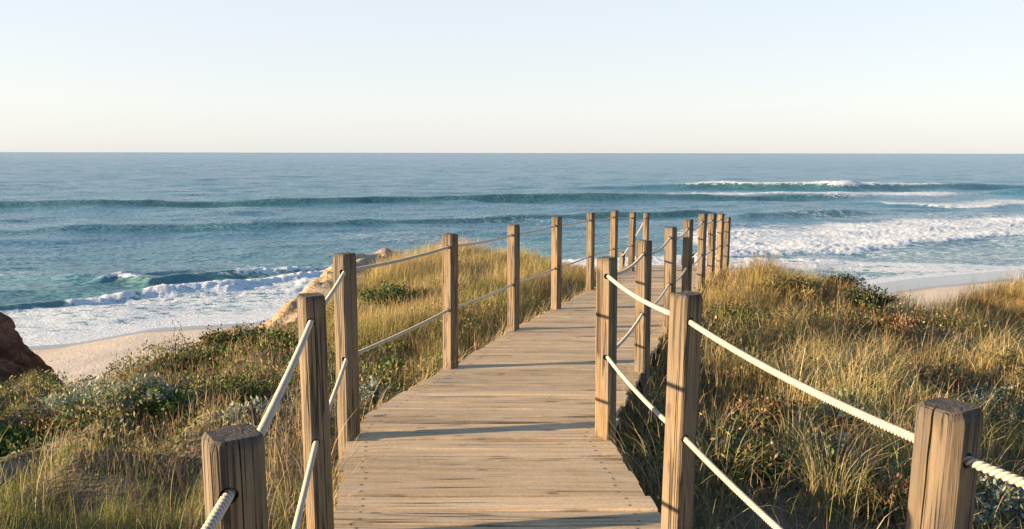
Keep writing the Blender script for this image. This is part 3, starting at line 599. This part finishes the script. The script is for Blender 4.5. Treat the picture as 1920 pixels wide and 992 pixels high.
def fence(posts, label, sags, lo):
    root = empty('rope_fence', (posts[1]['x'], posts[1]['y'], posts[1]['zt']-1)); R0 = root.matrix_basis.copy(); base = Vector(root.location)
    tag(root, label, 'rope fence', 'rope fences along the boardwalk'); n = len(posts); cen = []
    for i, p in enumerate(posts):
        q = posts[min(i+1, n-1)]; r_ = posts[max(i-1, 0)]; d = Vector((q['x']-r_['x'], q['y']-r_['y'])).normalized()
        gz = ground(p['x'], p['y']); H = 1.0+max(.1, (p['zt']-1.0)-gz)+.12
        ang = p['a']-math.pi/2+math.pi/2          # turn of the post
        # face normal n1=(-cos a,-sin a)
        rot = p['a']
        hd = Matrix.Rotation(-rot, 2) @ d
        me = post_mesh(H, (.089 if i > 1 else .092)*(1+random.uniform(-.03, .03)), .013 if i == 1 else random.uniform(.006, .011), [H-H_UP, H-lo], hd, i+n+int(lo*100),
            [(random.uniform(-.018, .018), 0, fc, H if random.random() < .7 else H-random.uniform(.2, .6), random.uniform(.25, .75), random.uniform(.0022, .0045), random.uniform(-.004, .004)) for fc in ((0, 3, 0) if i < 5 else (0, 3))])
        o = link('post', me, M_POST, root); ln = p['lean']
        M = Matrix(((1, 0, -ln, 0), (0, 1, 0, 0), (0, 0, 1, 0), (0, 0, 0, 1)))
        o.rotation_euler = (0, math.atan(-ln), rot)
        top = Vector((p['x'], p['y'], p['zt'])); o.rotation_mode = 'XYZ'
        Rm = Matrix.Rotation(math.atan(-ln), 3, 'Y') @ Matrix.Rotation(rot, 3, 'Z')
        o.rotation_euler = Rm.to_euler('XYZ')
        o.location = top-Rm @ Vector((0, 0, H))-base
        cen.append([top-Rm @ Vector((0, 0, H_UP)), top-Rm @ Vector((0, 0, lo))])
    for lv in (0, 1):
        V = []; Q = []; c = 0
        for i in range(n-1):
            A, B = cen[i][lv], cen[i+1][lv]; sg = sags[min(i, len(sags)-1)]*(1 if lv == 0 else .8)
            pts = [A.lerp(B, t)-Vector((0, 0, sg*4*t*(1-t))) for t in np.linspace(0, 1, 40)]
            near = min(A.y, B.y) < 4.3
            v, q = rope_mesh(pts, .0104 if i < 3 else .0102, near, .003 if near else .03)
            V.append(v-np.array(base)); Q.append(q+c); c += len(v)
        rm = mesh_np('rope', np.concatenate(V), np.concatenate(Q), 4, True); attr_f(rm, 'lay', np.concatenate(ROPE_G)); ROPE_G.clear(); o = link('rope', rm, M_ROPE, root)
    return root
fence(LP, 'left rope fence of square timber posts along the boardwalk bend beside the beach', [.02, .012, .012, .014, .014, .012, .012, .012, .012, .03], .56)
fence(RP, 'right rope fence of square timber posts with slack ropes beside the dune grass', [.03, .022, .024, .04, .05, .055, .055, .04, .035, .03], .53)

# ------------------------------------------------------------------ grass
def blades(P, h, w, az, lean, curve, col, K=4, tipcol=None, hue=None):
    """ribbons: P (N,3) base, h height, az direction of lean, lean base slope, curve extra bend"""
    N = len(P); rs = RNG; t = np.linspace(0, 1, K+1)
    A = lean[:, None]*t[None]+curve[:, None]*t[None]**2             # angle from vertical along the blade
    ds = (h/K)[:, None]; hx = np.zeros((N, K+1)); hz = np.zeros((N, K+1))
    am = .5*(A[:, 1:]+A[:, :-1]); hx[:, 1:] = np.cumsum(np.sin(am)*ds, 1); hz[:, 1:] = np.cumsum(np.cos(am)*ds, 1)
    C = np.stack([P[:, 0, None]+hx*np.cos(az)[:, None], P[:, 1, None]+hx*np.sin(az)[:, None], P[:, 2, None]+hz], -1)
    fa = az+math.pi/2+rs.normal(0, .9, N); side = np.stack([np.cos(fa), np.sin(fa), np.zeros(N)], -1)
    ww = w[:, None]*np.array([1, .95, .8, .55, .1, .05])[np.round(np.linspace(0, 4, K+1)).astype(int)][None]*.5
    Lf = C-side[:, None]*ww[..., None]; Rt = C+side[:, None]*ww[..., None]
    V = np.stack([Lf, Rt], 2).reshape(-1, 3); b = (np.arange(N)*(2*(K+1)))[:, None, None]; q = (np.arange(K)*2)[None, :, None]+np.array([0, 1, 3, 2])[None, None]
    Q = (b+q).reshape(-1, 4); tc = col if tipcol is None else tipcol
    cc = col[:, None, :]*(1-t[None, :, None])+tc[:, None, :]*t[None, :, None]
    return V, Q, np.repeat(cc.reshape(-1, 3), 2, 0)
class Acc:
    def __init__(s): s.V = []; s.Q = []; s.C = []; s.n = 0
    def add(s, V, Q, C): s.V.append(V); s.Q.append(Q+s.n); s.C.append(C); s.n += len(V)
    def mesh(s, name):
        me = mesh_np(name, np.concatenate(s.V), np.concatenate(s.Q), 4, False); attr_c(me, 'col', np.concatenate(s.C)); return me
PAL = {'straw': (.50, .37, .19), 'gold': (.46, .33, .12), 'olive': (.21, .20, .06), 'green': (.11, .165, .04), 'dark': (.055, .085, .025), 'brown': (.27, .17, .085), 'lime': (.24, .27, .07), 'pale': (.62, .51, .32)}
def palette(N, weights):
    ks = list(weights); p = np.array([weights[q] for q in ks], float); p /= p.sum(); ii = RNG.choice(len(ks), N, p=p)
    c = np.array([PAL[q] for q in ks])[ii]; return c*RNG.uniform(.75, 1.25, (N, 1))*RNG.uniform(.92, 1.08, (N, 3))
def scatter(N, x0, x1, y0, y1, dens, off=.03, emin=.25):
    x = RNG.uniform(x0, x1, N); y = RNG.uniform(y0, y1, N)
    ok = (np.abs(x) < .72*y+1.6) & ((x < dxl(y)-off) | (x > dxr(y)+off) | (y > 14.95)) & (edge_dist(x, y) < emin)
    ok &= ~((y > 14.8) & (x > 2.4) & (x < 4.3))
    ok &= ~((x < -1.6) & (y > 9.9) & (edge_dist(x, y)+(fbm(x*1.1, y*1.1, 21, 4)-.5)*.9 > -.12-.25*vnoise(x*2, y*2, 78)))
    x, y = x[ok], y[ok]; d = dens(x, y); ok = RNG.uniform(0, 1, len(x)) < d; x, y = x[ok], y[ok]
    return np.stack([x, y, terrain(x, y)-.02], 1)
WIND = 0.15
BUSHES = [(ray_ground(px, py)[:2], r_) for px, py, r_ in [(170, 790, 0.42), (262, 768, 0.25), (475, 812, 0.2), (692, 760, 0.17), (1560, 860, 0.13), (1835, 800, 0.4), (1880, 1010, 0.28), (1570, 780, 0.16), (300, 790, 0.2), (455, 668, 0.5), (385, 690, 0.4), (540, 655, 0.35), (735, 575, 0.45), (735, 712, 0.24), (30, 845, 0.32), (1395, 690, 0.3), (1480, 560, 0.2), (1575, 560, 0.3), (1630, 575, 0.35), (1440, 800, 0.32), (1640, 960, 0.3), (1760, 730, 0.35), (1390, 610, 0.35), (1680, 620, 0.35), (1860, 620, 0.4), (1400, 900, 0.3), (1250, 860, 0.25), (600, 740, 0.3), (420, 760, 0.4), (120, 800, 0.3)]]
def mkgrass(P, hm, hs, wm, lean, curve, weights, tips, K=4):
    N = len(P); h = np.clip(RNG.normal(hm, hs*.4, N), .05, 2) if np.isscalar(hm) else np.clip(hm*RNG.normal(1, hs, N), .04, 2)
    fac = np.ones(N)
    for (bx_, by_), r_ in BUSHES: fac = np.minimum(fac, 1-.8*np.exp(-(((P[:, 0]-bx_)**2+(P[:, 1]-by_-.0)**2)/(r_*1.05)**2)**1.5)-.45*np.exp(-(((P[:, 0]-bx_)**2+(P[:, 1]-by_+r_*1.1)**2)/(r_*.9)**2)**1.5))
    h = h*np.clip(fac, .15, 1)
    az = RNG.normal(WIND, 1.7, N); c = palette(N, weights); tc = palette(N, tips)
    tone = (.62+.76*fbm(P[:, 0]*1.3, P[:, 1]*1.3, 205, 3))[:, None]; c = c*tone; tc = tc*tone
    return blades(P, h, wm*RNG.uniform(.7, 1.3, N), az, np.abs(RNG.normal(0, lean*1.35, N)), np.abs(RNG.normal(0, curve*1.5, N)), c, K, tc)
clump = lambda x, y, s=5, f=1.6: fbm(x*f, y*f, s, 3)
far_w = lambda P: .0020+.00017*P[:, 1]

# middle meadow between the left fence and the pale cliff
G = Acc()
Pm = scatter(210000, -4, 3.2, 4.3, 17, lambda x, y: sstep(0, .5, y-4.2)*(x < 2.6)*sstep(.25, .5, clump(x, y, 41))*sstep(-.2, 1.4, (y-6.0)+1.8*(x+1.1))*sstep(-3.4, -1.6, x+ (y-8)*.06)*(x < dxl(y)), emin=.15)
g1 = clump(Pm[:, 0], Pm[:, 1], 43, .8); sel = g1 > .5; nearshort = sstep(4.2, 7, Pm[:, 1])
hh = (.13+.15*nearshort)*(.65+.7*clump(Pm[:, 0], Pm[:, 1], 45, 1.2))*(.55+.45*sstep(0, 1.3, dxl(Pm[:, 1])-Pm[:, 0]))
for s_, wt, tp in ((sel, dict(gold=3, straw=3, olive=2.2, lime=1.2), dict(straw=3, gold=3, pale=.8)), (~sel, dict(olive=3, lime=2.4, green=1.5, gold=1.6), dict(lime=2, gold=2.5, straw=1.6))):
    G.add(*mkgrass(Pm[s_], hh[s_], .25, far_w(Pm[s_]), .22, .5, wt, tp))
Pt = scatter(40000, -4, 2.2, 4.3, 15, lambda x, y: (x < dxl(y)-.03)*sstep(.35, .6, clump(x, y, 59, 2.2)), emin=.0); Pt[:, 2] += RNG.uniform(.02, .16, len(Pt)); nt_ = len(Pt)
G.add(*blades(Pt, RNG.uniform(.06, .2, nt_), far_w(Pt)*.9, RNG.uniform(0, 6.28, nt_), RNG.uniform(.5, 2.0, nt_), RNG.uniform(-.8, .8, nt_), palette(nt_, dict(straw=3, brown=2, pale=1)), 3))
tag(link('meadow_grass', G.mesh('meadow_grass'), M_GRASS), 'golden green grass between the left rope fence and the pale cliff', 'grass', kind='stuff')

# right dune: rushes and straw
G = Acc()
Pm = scatter(520000, .4, 13, 2.0, 16.8, lambda x, y: (x > dxr(y)) * (.06+.94*sstep(.40, .55, clump(x, y, 51, 1.5)+.05*sstep(8, 10, y)))*(.35+.65*sstep(3, 7, y)), emin=.2)
x, y = Pm[:, 0], Pm[:, 1]; g1 = clump(x, y, 53, .7); hill = sstep(7.0, 9.5, y)
bush = np.exp(-(((x-4.9)/1.3)**2+((y-12)/2.0)**2))
hh = (.20+.16*hill*(1-.6*np.exp(-(((x-6.6)/1.6)**2+((y-11)/2.2)**2))))*(.6+.8*clump(x, y, 55, 1.1))*(.8+.2*sstep(0, .5, x-dxr(y)))
m1 = (g1 > .5) | (hill > .9)
m2 = (fbm(x*1.7, y*1.7, 207, 3) > .56) & (RNG.uniform(0, 1, len(x)) < .75); m0 = ~m1 & ~m2; m1 = m1 & ~m2
G.add(*mkgrass(Pm[m2], hh[m2]*.75, .3, far_w(Pm[m2]), .45, .8, dict(brown=4, straw=2, olive=1.5, dark=1), dict(brown=2, straw=2, gold=1)))
G.add(*mkgrass(Pm[m1], hh[m1], .28, far_w(Pm[m1]), .25, .5, dict(gold=1.8, straw=1.2, olive=3.6, brown=2, green=1), dict(gold=2.6, straw=1.3, brown=1.6, olive=2)))
G.add(*mkgrass(Pm[m0], hh[m0], .28, far_w(Pm[m0]), .3, .6, dict(olive=3, green=3, dark=1.6, brown=1.0, straw=.7), dict(lime=2, straw=1.5, olive=2, gold=1)))
Pt = scatter(75000, .6, 12, 2.3, 14, lambda x, y: (x > dxr(y)+.05)*sstep(.35, .6, clump(x, y, 59, 2.2)), emin=.1); Pt[:, 2] += RNG.uniform(.02, .2, len(Pt)); nt_ = len(Pt)
G.add(*blades(Pt, RNG.uniform(.08, .26, nt_), far_w(Pt)*.9, RNG.uniform(0, 6.28, nt_), RNG.uniform(.5, 2.0, nt_), RNG.uniform(-.8, .8, nt_), palette(nt_, dict(straw=3, brown=3, gold=1)), 3))
tag(link('dune_grass', G.mesh('dune_grass'), M_GRASS), 'dense olive and golden rush grass covering the dune right of the boardwalk', 'grass', kind='stuff')
# stray blades hanging over both edges of the boardwalk
G = Acc(); ne = 2600; ye = RNG.uniform(3.3, 13.5, ne); lf = RNG.uniform(0, 1, ne) < .55; ye = ye[fbm(ye*1.4, lf*7.0, 215, 2) > .42]; ne = len(ye); lf = lf[:ne]
xe = np.where(lf, dxl(ye)-RNG.uniform(.03, .12, ne), dxr(ye)+RNG.uniform(.03, .12, ne)); Pe = np.stack([xe, ye, terrain(xe, ye)], 1)
G.add(*blades(Pe, RNG.uniform(.22, .46, ne), far_w(Pe), np.where(lf, 0, math.pi)+RNG.normal(0, .7, ne), RNG.uniform(.1, .5, ne), RNG.uniform(.3, 1.6, ne), palette(ne, dict(straw=3, olive=2, lime=1, brown=1)), 5, palette(ne, dict(straw=3, pale=2))))
tag(link('edge_grass', G.mesh('edge_grass'), M_GRASS), 'stray dry blades hanging over both edges of the boardwalk', 'grass', kind='stuff')
# right foreground: long arching blades over the scrub
G = Acc()
Pm = scatter(26000, .8, 9, 2.3, 9.5, lambda x, y: (x > dxr(y)+.05)*sstep(.42, .62, clump(x, y, 57, 1.1)), emin=.0)
G.add(*mkgrass(Pm, .42, .18, .0040, .4, 1.6, dict(green=2, lime=2, straw=3, olive=2), dict(straw=3, pale=2, lime=1.5), 6))
tag(link('arching_grass', G.mesh('arching_grass'), M_GRASS), 'long arching straw and green blades over the scrub in the right foreground', 'grass', kind='stuff')
# left foreground: fine green and dry stalks
G = Acc()
Pm = scatter(105000, -7, -.4, 2.0, 6.0, lambda x, y: (x < dxl(y)-.03)*(1-sstep(3.6, 4.9, y+.25*(x+3)))*(.12+.88*sstep(.38, .55, clump(x, y, 61))), emin=.0)
h_ = .17*(.6+.8*clump(Pm[:, 0], Pm[:, 1], 62))
G.add(*mkgrass(Pm, h_, .3, .0030, .25, .6, dict(olive=3, lime=3, green=4, straw=.8, brown=.7), dict(straw=.9, lime=3, green=1, gold=1)))
Pm = scatter(9000, -6, -.6, 2.3, 5.2, lambda x, y: (x < dxl(y)-.12)*sstep(.42, .6, clump(x, y, 63, .9)), emin=.0)
G.add(*mkgrass(Pm[::3], .40, .25, .0030, .25, .4, dict(straw=3, pale=1, brown=1.5), dict(straw=3, pale=3), 5))
tag(link('foreground_grass', G.mesh('foreground_grass'), M_GRASS), 'fine green grass mixed with tall dry stalks in the left foreground', 'grass', kind='stuff')
# short mat on the left slope
G = Acc()
Pm = scatter(95000, -8, -.6, 3.8, 10.4, lambda x, y: (x < dxl(y)-.02)*sstep(.3, .5, clump(x, y, 65, 1.5))*(1-.8*sstep(8.0, 9, y)*(x > -2)), emin=.35)
h_ = .07*(.4+1.3*clump(Pm[:, 0], Pm[:, 1], 66, 1.7))
G.add(*mkgrass(Pm, h_, .35, .0046, .5, .6, dict(green=3, olive=2.2, dark=3, brown=2, straw=.3), dict(lime=2, olive=2.5, gold=.8, brown=1.2, straw=.4), 3))
tag(link('slope_grass', G.mesh('slope_grass'), M_GRASS), 'short green and brown grass mat on the slope above the beach', 'grass', kind='stuff')

# ------------------------------------------------------------------ leafy cover and shrubs
def leaves(P, size, col, up=.4):
    N = len(P); d = RNG.normal(0, 1, (N, 3)); d[:, 2] = np.abs(d[:, 2])*.8+up; d /= np.linalg.norm(d, axis=1)[:, None]
    s = np.cross(d, RNG.normal(0, 1, (N, 3))); s /= np.linalg.norm(s, axis=1)[:, None]+1e-9; L = size[:, None]; w = L*.22
    V = np.stack([P, P+d*L*.5-s*w, P+d*L, P+d*L*.5+s*w], 1).reshape(-1, 3); Q = np.arange(N*4).reshape(-1, 4); return V, Q, np.repeat(col, 4, 0)
G = Acc()
Pm = scatter(330000, -8, 9, 2.5, 10.5, lambda x, y: sstep(.34, .5, clump(x, y, 71, 1.9))*np.where(x < 0, sstep(4.2, 5.5, y)*.9, .8*(1-sstep(8, 10, y))), emin=.3)
Pm[:, 2] += RNG.uniform(0, 1, len(Pm))*.26*sstep(.38, .68, clump(Pm[:, 0], Pm[:, 1], 71, 1.9))
G.add(*leaves(Pm, RNG.uniform(.02, .045, len(Pm)), np.where(Pm[:, :1] > 0, palette(len(Pm), dict(green=2, dark=3, olive=1.5, brown=3.5, straw=1)), palette(len(Pm), dict(green=3, dark=3, olive=2.4, brown=2.2, lime=.5)))))
tag(link('ground_cover', G.mesh('ground_cover'), M_LEAF), 'low leafy green and brown creeping cover between the grasses', 'ground cover', kind='stuff')

def shrub(name, label, cat, loc, r, h, n, leaf, weights, group=None, elong=1.0, nst=14, seed=0):
    rs = np.random.default_rng(seed+5); root = empty(name, loc); tag(root, label, cat, group)
    ends = []; bm = bmesh.new()
    for i in range(nst):
        a = rs.uniform(0, 6.28); rr_ = r*math.sqrt(rs.uniform(0, 1)); e = Vector((rr_*math.cos(a), rr_*math.sin(a), h*(1-.55*(rr_/r)**2)*rs.uniform(.75, 1.05))); ends.append(e)
        if i == 0: v0 = bm.verts.new((0, 0, -.1))
        p0 = Vector((e.x*.2, e.y*.2, -.05)); mid = p0.lerp(e, .5)+Vector((0, 0, h*.08)); pts = [p0, mid, e]
        prev = [v0]*3
        for q, p in enumerate(pts):
            rad = .006*(1-.35*q)*(.6+r); ring = [bm.verts.new(p+Vector((math.cos(t)*rad, math.sin(t)*rad, 0))) for t in (0, 2.1, 4.2)]
            for j in range(3): bm.faces.new((v0, ring[(j+1) % 3], ring[j]) if prev[0] is v0 else (prev[j], prev[(j+1) % 3], ring[(j+1) % 3], ring[j]))
            prev = ring
    me = bpy.data.meshes.new('stem'); bm.to_mesh(me); link('stem', me, M_STEM, root)
    E_ = np.array([tuple(e) for e in ends]); ii = rs.integers(0, nst, n); t = rs.uniform(.35, 1.05, n)
    P = E_[ii]*t[:, None]+rs.normal(0, r*.13, (n, 3))*np.array([1, 1, .6]); P[:, 2] = np.maximum(P[:, 2], 0)
    cc = palette(n, weights)*(.8+.4*rs.uniform(0, 1, nst)[ii])[:, None]
    A = Acc(); A.add(*leaves(P, leaf*rs.uniform(.6, 1.3, n), cc, .5)); link('foliage', A.mesh('foliage'), M_LEAF, root); return root
PAL.update({'silver': (.30, .33, .26), 'silver2': (.22, .27, .20), 'deep': (.03, .05, .018), 'bright': (.13, .21, .04), 'rust': (.17, .09, .045)})
SV = dict(silver=3, silver2=3, olive=.6)
def put(px, py): p = ray_ground(px, py); return (p[0], p[1], ground(p[0], p[1])-.01)
for px, py, r, h, n, lab, sd_ in [
  (170, 790, .42, .26, 3800, 'wide silver green shrub on the slope below the red rock', 1),
  (262, 768, .25, .22, 2000, 'silver green shrub just right of the widest one on the left slope', 2),
  (475, 812, .20, .20, 1400, 'silver green shrub behind the nearest left fence post', 3),
  (692, 760, .17, .20, 1300, 'small pale silver shrub between the left fence and the boardwalk bend', 4),
  (1560, 860, .13, .15, 700, 'small silver shrub in front of the nearest right fence post', 5),
  (1835, 800, .40, .28, 3800, 'large silver shrub beyond the nearest right fence post at the right edge', 6),
  (1880, 1010, .28, .30, 2600, 'silver shrub in the bottom right corner beside the nearest right post', 7),
  (1570, 780, .16, .16, 900, 'small silver shrub half hidden in straw below the upper right rope', 8)]:
    shrub('silver_shrub', lab, 'shrub', put(px, py), r, h, int(n*.8), .040, SV, 'silver green dune shrubs', seed=sd_)
for px, py, r, h, n, wt, lab, sd_ in [
  (300, 790, .2, .24, 1500, dict(bright=3, green=2, lime=1), 'bright green bush right of the silver shrubs on the left slope', 11),
  (455, 668, .50, .26, 4200, dict(deep=3, dark=3, rust=1.6, green=1), 'dark green and brown bush on the cliff edge above the beach', 12),
  (385, 690, .40, .2, 3000, dict(dark=3, green=2, olive=2, rust=1), 'low dark bush on the cliff edge left of the rusty one', 13),
  (540, 655, .35, .20, 2600, dict(green=3, dark=2, olive=2), 'green bush below the orange cliff behind the second left post', 14),
  (735, 575, .45, .26, 3600, dict(dark=2, green=3, deep=2), 'dark green bush in the golden meadow between third and fourth left posts', 15),
  (735, 712, .24, .16, 1500, dict(green=3, bright=1.5, dark=2), 'low green bush beside the boardwalk between third and fourth left posts', 16),
  (30, 845, .32, .14, 2000, dict(bright=4, lime=2, green=1), 'bright green leafy patch at the left edge under the red rock', 17),
  (1395, 690, .3, .16, 1800, dict(green=3, bright=1, dark=2), 'green bush behind the second right post under the rope', 18),
  (1480, 560, .42, .26, 2600, dict(dark=2, rust=2.5, olive=3), 'brownish bush on the dune crest left of the darkest bush', 19),
  (1575, 560, .5, .33, 3600, dict(deep=3, dark=3, rust=2, olive=1.5), 'dark rounded bush on the dune crest before the wet sand', 20),
  (1630, 575, .3, .20, 1800, dict(deep=3, dark=3, olive=1), 'small dark bush at the right foot of the crest bush', 21)]:
    shrub('bush', lab, 'shrub', put(px, py), r, h, n, .04, wt, 'green and brown dune bushes', seed=sd_)
for px, py, r, h, n, wt, lab, sd_ in [
  (1440, 800, .32, .20, 2200, dict(rust=3, brown=2, dark=2), 'rust brown scrub bush below the middle of the upper right rope', 41),
  (1640, 960, .30, .22, 2200, dict(rust=2, dark=3, brown=2), 'dark brown scrub bush left of the red tipped plant', 42),
  (1760, 730, .35, .20, 2000, dict(brown=3, rust=2, olive=1), 'brown scrub bush just above the nearest right post', 43),
  (1390, 610, .35, .26, 2200, dict(dark=3, green=2, olive=1), 'dark green scrub bush on the dune slope above the second right post', 44),
  (1680, 620, .35, .18, 2000, dict(rust=3, brown=2, straw=1), 'rusty scrub bush on the dune under the dip in its crest', 45),
  (1860, 620, .4, .18, 2000, dict(brown=3, dark=2, straw=1), 'brown scrub bush at the right edge below the far mound', 46),
  (1400, 900, .30, .20, 2200, dict(deep=2, dark=3, green=2), 'dark green scrub bush beside the lower right rope', 47),
  (1250, 860, .25, .2, 1600, dict(dark=3, green=3, deep=1), 'dark green bush beside the boardwalk in front of the third right post', 48),
  (600, 740, .3, .16, 1800, dict(dark=3, green=2, rust=1), 'dark low scrub between the second and third left posts', 49),
  (420, 760, .4, .16, 2400, dict(dark=2, green=3, olive=2), 'wide green scrub mat on the slope left of the second left post', 50),
  (120, 800, .3, .12, 1600, dict(rust=2, brown=2, olive=2), 'brownish scrub mat at the foot of the red rock', 51)]:
    shrub('scrub_bush', lab, 'shrub', put(px, py), r, h, n, .030, wt, 'low scrub bushes among the grass', seed=sd_)
# bare twiggy shrubs with seed heads along the cliff edge
def twigs(name, label, cat, loc, n, h, spread, heads, mat, seed, thick=.0028, group=None):
    rs = np.random.default_rng(seed); root = empty(name, loc); tag(root, label, cat, group); bm = bmesh.new(); tips = []
    def br(apex, p, d, L, rad, dep):
        pts = [p]; dd = Vector(d); rings = []
        for q in range(4):
            dd = (dd+Vector(rs.normal(0, .12, 3))).normalized(); pts.append(pts[-1]+dd*L/4)
        for q, c in enumerate(pts[1:]):
            r_ = rad*(1-.16*q); ring = [bm.verts.new(c+Vector((math.cos(t)*r_, math.sin(t)*r_, 0))) for t in (0, 2.1, 4.2)]
            for j in range(3):
                if not rings: bm.faces.new((apex, ring[(j+1) % 3], ring[j]))
                else: bm.faces.new((rings[-1][j], rings[-1][(j+1) % 3], ring[(j+1) % 3], ring[j]))
            rings.append(ring)
        if dep > 0:
            for _ in range(rs.integers(2, 4)):
                q = int(rs.integers(1, 4)); br(rings[q][0], rings[q][0].co.copy(), (dd+Vector(rs.normal(0, .55, 3))).normalized(), L*.55, rad*.6, dep-1)
        else: tips.append(pts[-1])
    v0 = bm.verts.new((0, 0, -.06))
    for i in range(n):
        a = rs.uniform(0, 6.28); s = spread*rs.uniform(0, 1)
        br(v0, v0.co.copy(), Vector((math.cos(a)*s, math.sin(a)*s, 1)).normalized(), h*rs.uniform(.6, 1)+.06, thick, heads)
    me = bpy.data.meshes.new('stem'); bm.to_mesh(me); link('stem', me, mat, root)
    for t in tips:
        o = link('seed_head', HEAD, None, root); o.location = t; f_ = rs.uniform(.5, 1.2); o.scale = (f_, f_, f_*1.7)
    return root
b2 = bmesh.new(); bmesh.ops.create_icosphere(b2, subdivisions=1, radius=.007); HEAD = bpy.data.meshes.new('seed_head'); b2.to_mesh(HEAD); HEAD.materials.append(M_STEM)
M_DRY = simple('dry_stalk', (.30, .21, .11), (.46, .35, .20), 40)
twigs('twiggy_shrub', 'bare twiggy shrub standing out against the sand at the cliff edge', 'shrub', put(330, 668), 9, .20, .8, 2, M_STEM, 1)
twigs('twiggy_shrub', 'tangled brown twiggy shrub beside the dark bush near the orange cliff', 'shrub', put(470, 640), 10, .16, .9, 2, M_STEM, 2)
twigs('twiggy_shrub', 'sparse thin twigs on the cliff edge closest to the red rock', 'shrub', put(235, 712), 8, .2, .6, 1, M_STEM, 3)
for px, py, n, h, s, lab, sd_ in [(250, 985, 10, .62, .22, 'tall dry stalk clump standing at the bottom left', 31), (470, 860, 6, .5, .15, 'dry stalk clump behind the nearest left fence post', 32), (350, 930, 9, .58, .3, 'leaning dry stalk clump left of the nearest left post', 33), (100, 970, 7, .55, .4, 'dry stalk clump in the bottom left corner', 34), (520, 900, 6, .45, .12, 'dry stalk clump between the two nearest left posts', 35)]:
    twigs('dry_stalks', lab, 'dry plant', put(px, py), n, h, s, 0, M_DRY, sd_, .0024, 'dry stalk clumps')
# grass tussocks on the right
def tussock(label, loc, n, h, sd_, wt=None, group='arching grass tussocks', az=None):
    root = empty('grass_tussock', loc); tag(root, label, 'grass tussock', group)
    a = RNG.uniform(0, 6.28, n); r_ = .13*np.sqrt(RNG.uniform(0, 1, n)); Pp = np.stack([r_*np.cos(a), r_*np.sin(a), np.full(n, -.02)], 1)
    azs = a+RNG.normal(0, .4, n) if az is None else RNG.normal(az, .5, n)
    V, Q, C = blades(Pp, h*RNG.uniform(.3, 1.15, n), .0036*RNG.uniform(.6, 1.2, n), azs, np.abs(RNG.normal(.35, .25, n)), RNG.uniform(.4, 2.6, n), palette(n, wt or dict(green=2, lime=3, olive=2)), 7, palette(n, dict(straw=3, pale=2, lime=2)))
    A = Acc(); A.add(V, Q, C); link('blade', A.mesh('blade'), M_GRASS, root)
for px, py, n, h, lab in [(1490, 870, 130, .62, 'green arching tussock right of the lower right rope'), (1600, 790, 150, .6, 'pale arching tussock below the middle of the upper right rope'), (1690, 880, 130, .6, 'arching tussock left of the nearest right fence post'),
   (1420, 720, 120, .5, 'arching tussock behind the second right post'), (1560, 960, 150, .62, 'arching tussock at the bottom between the two nearest right posts'), (1740, 680, 110, .5, 'straw coloured tussock above the nearest right post'), (1860, 680, 130, .55, 'green topped tussock near the right edge'),
   (1480, 640, 90, .55, 'tall thin tussock under the dune crest bushes'), (1350, 930, 110, .5, 'green tussock right of the second right post at the bottom'), (1200, 800, 110, .45, 'green tussock behind the third right post'), (1650, 730, 120, .5, 'dense straw tussock above the middle of the upper right rope')]:
    tussock(lab, put(px, py), n, h, 0)
tussock('pale bent tussock reaching over the boardwalk edge at the third right post', (.66, 4.0, ground(.66, 4.0)), 60, .62, 0, dict(straw=3, pale=2, lime=1), az=math.pi-.1)
tussock('dry thin tussock leaning over the left boardwalk edge near the second post', (-.80, 3.5, ground(-.8, 3.5)), 16, .66, 0, dict(straw=3, pale=2), az=.5)
# red tipped succulent
def red_plant(loc):
    root = empty('red_tipped_plant', loc); tag(root, 'small fleshy plant with red and yellow tips beside the nearest right post', 'plant'); n = 16
    a = RNG.uniform(0, 6.28, n); Pp = np.stack([.01*np.cos(a), .01*np.sin(a), np.zeros(n)], 1)
    V, Q, C = blades(Pp, RNG.uniform(.07, .13, n), np.full(n, .013), a, np.full(n, .15), RNG.uniform(.1, .5, n), np.tile((.16, .2, .04), (n, 1)), 4, np.tile((.6, .05, .03), (n, 1)))
    A = Acc(); A.add(V, Q, C); link('leaf', A.mesh('leaf'), M_LEAF, root)
p = put(1703, 975); red_plant((p[0], p[1], p[2]+.08))

SC.cycles.max_bounces = 6
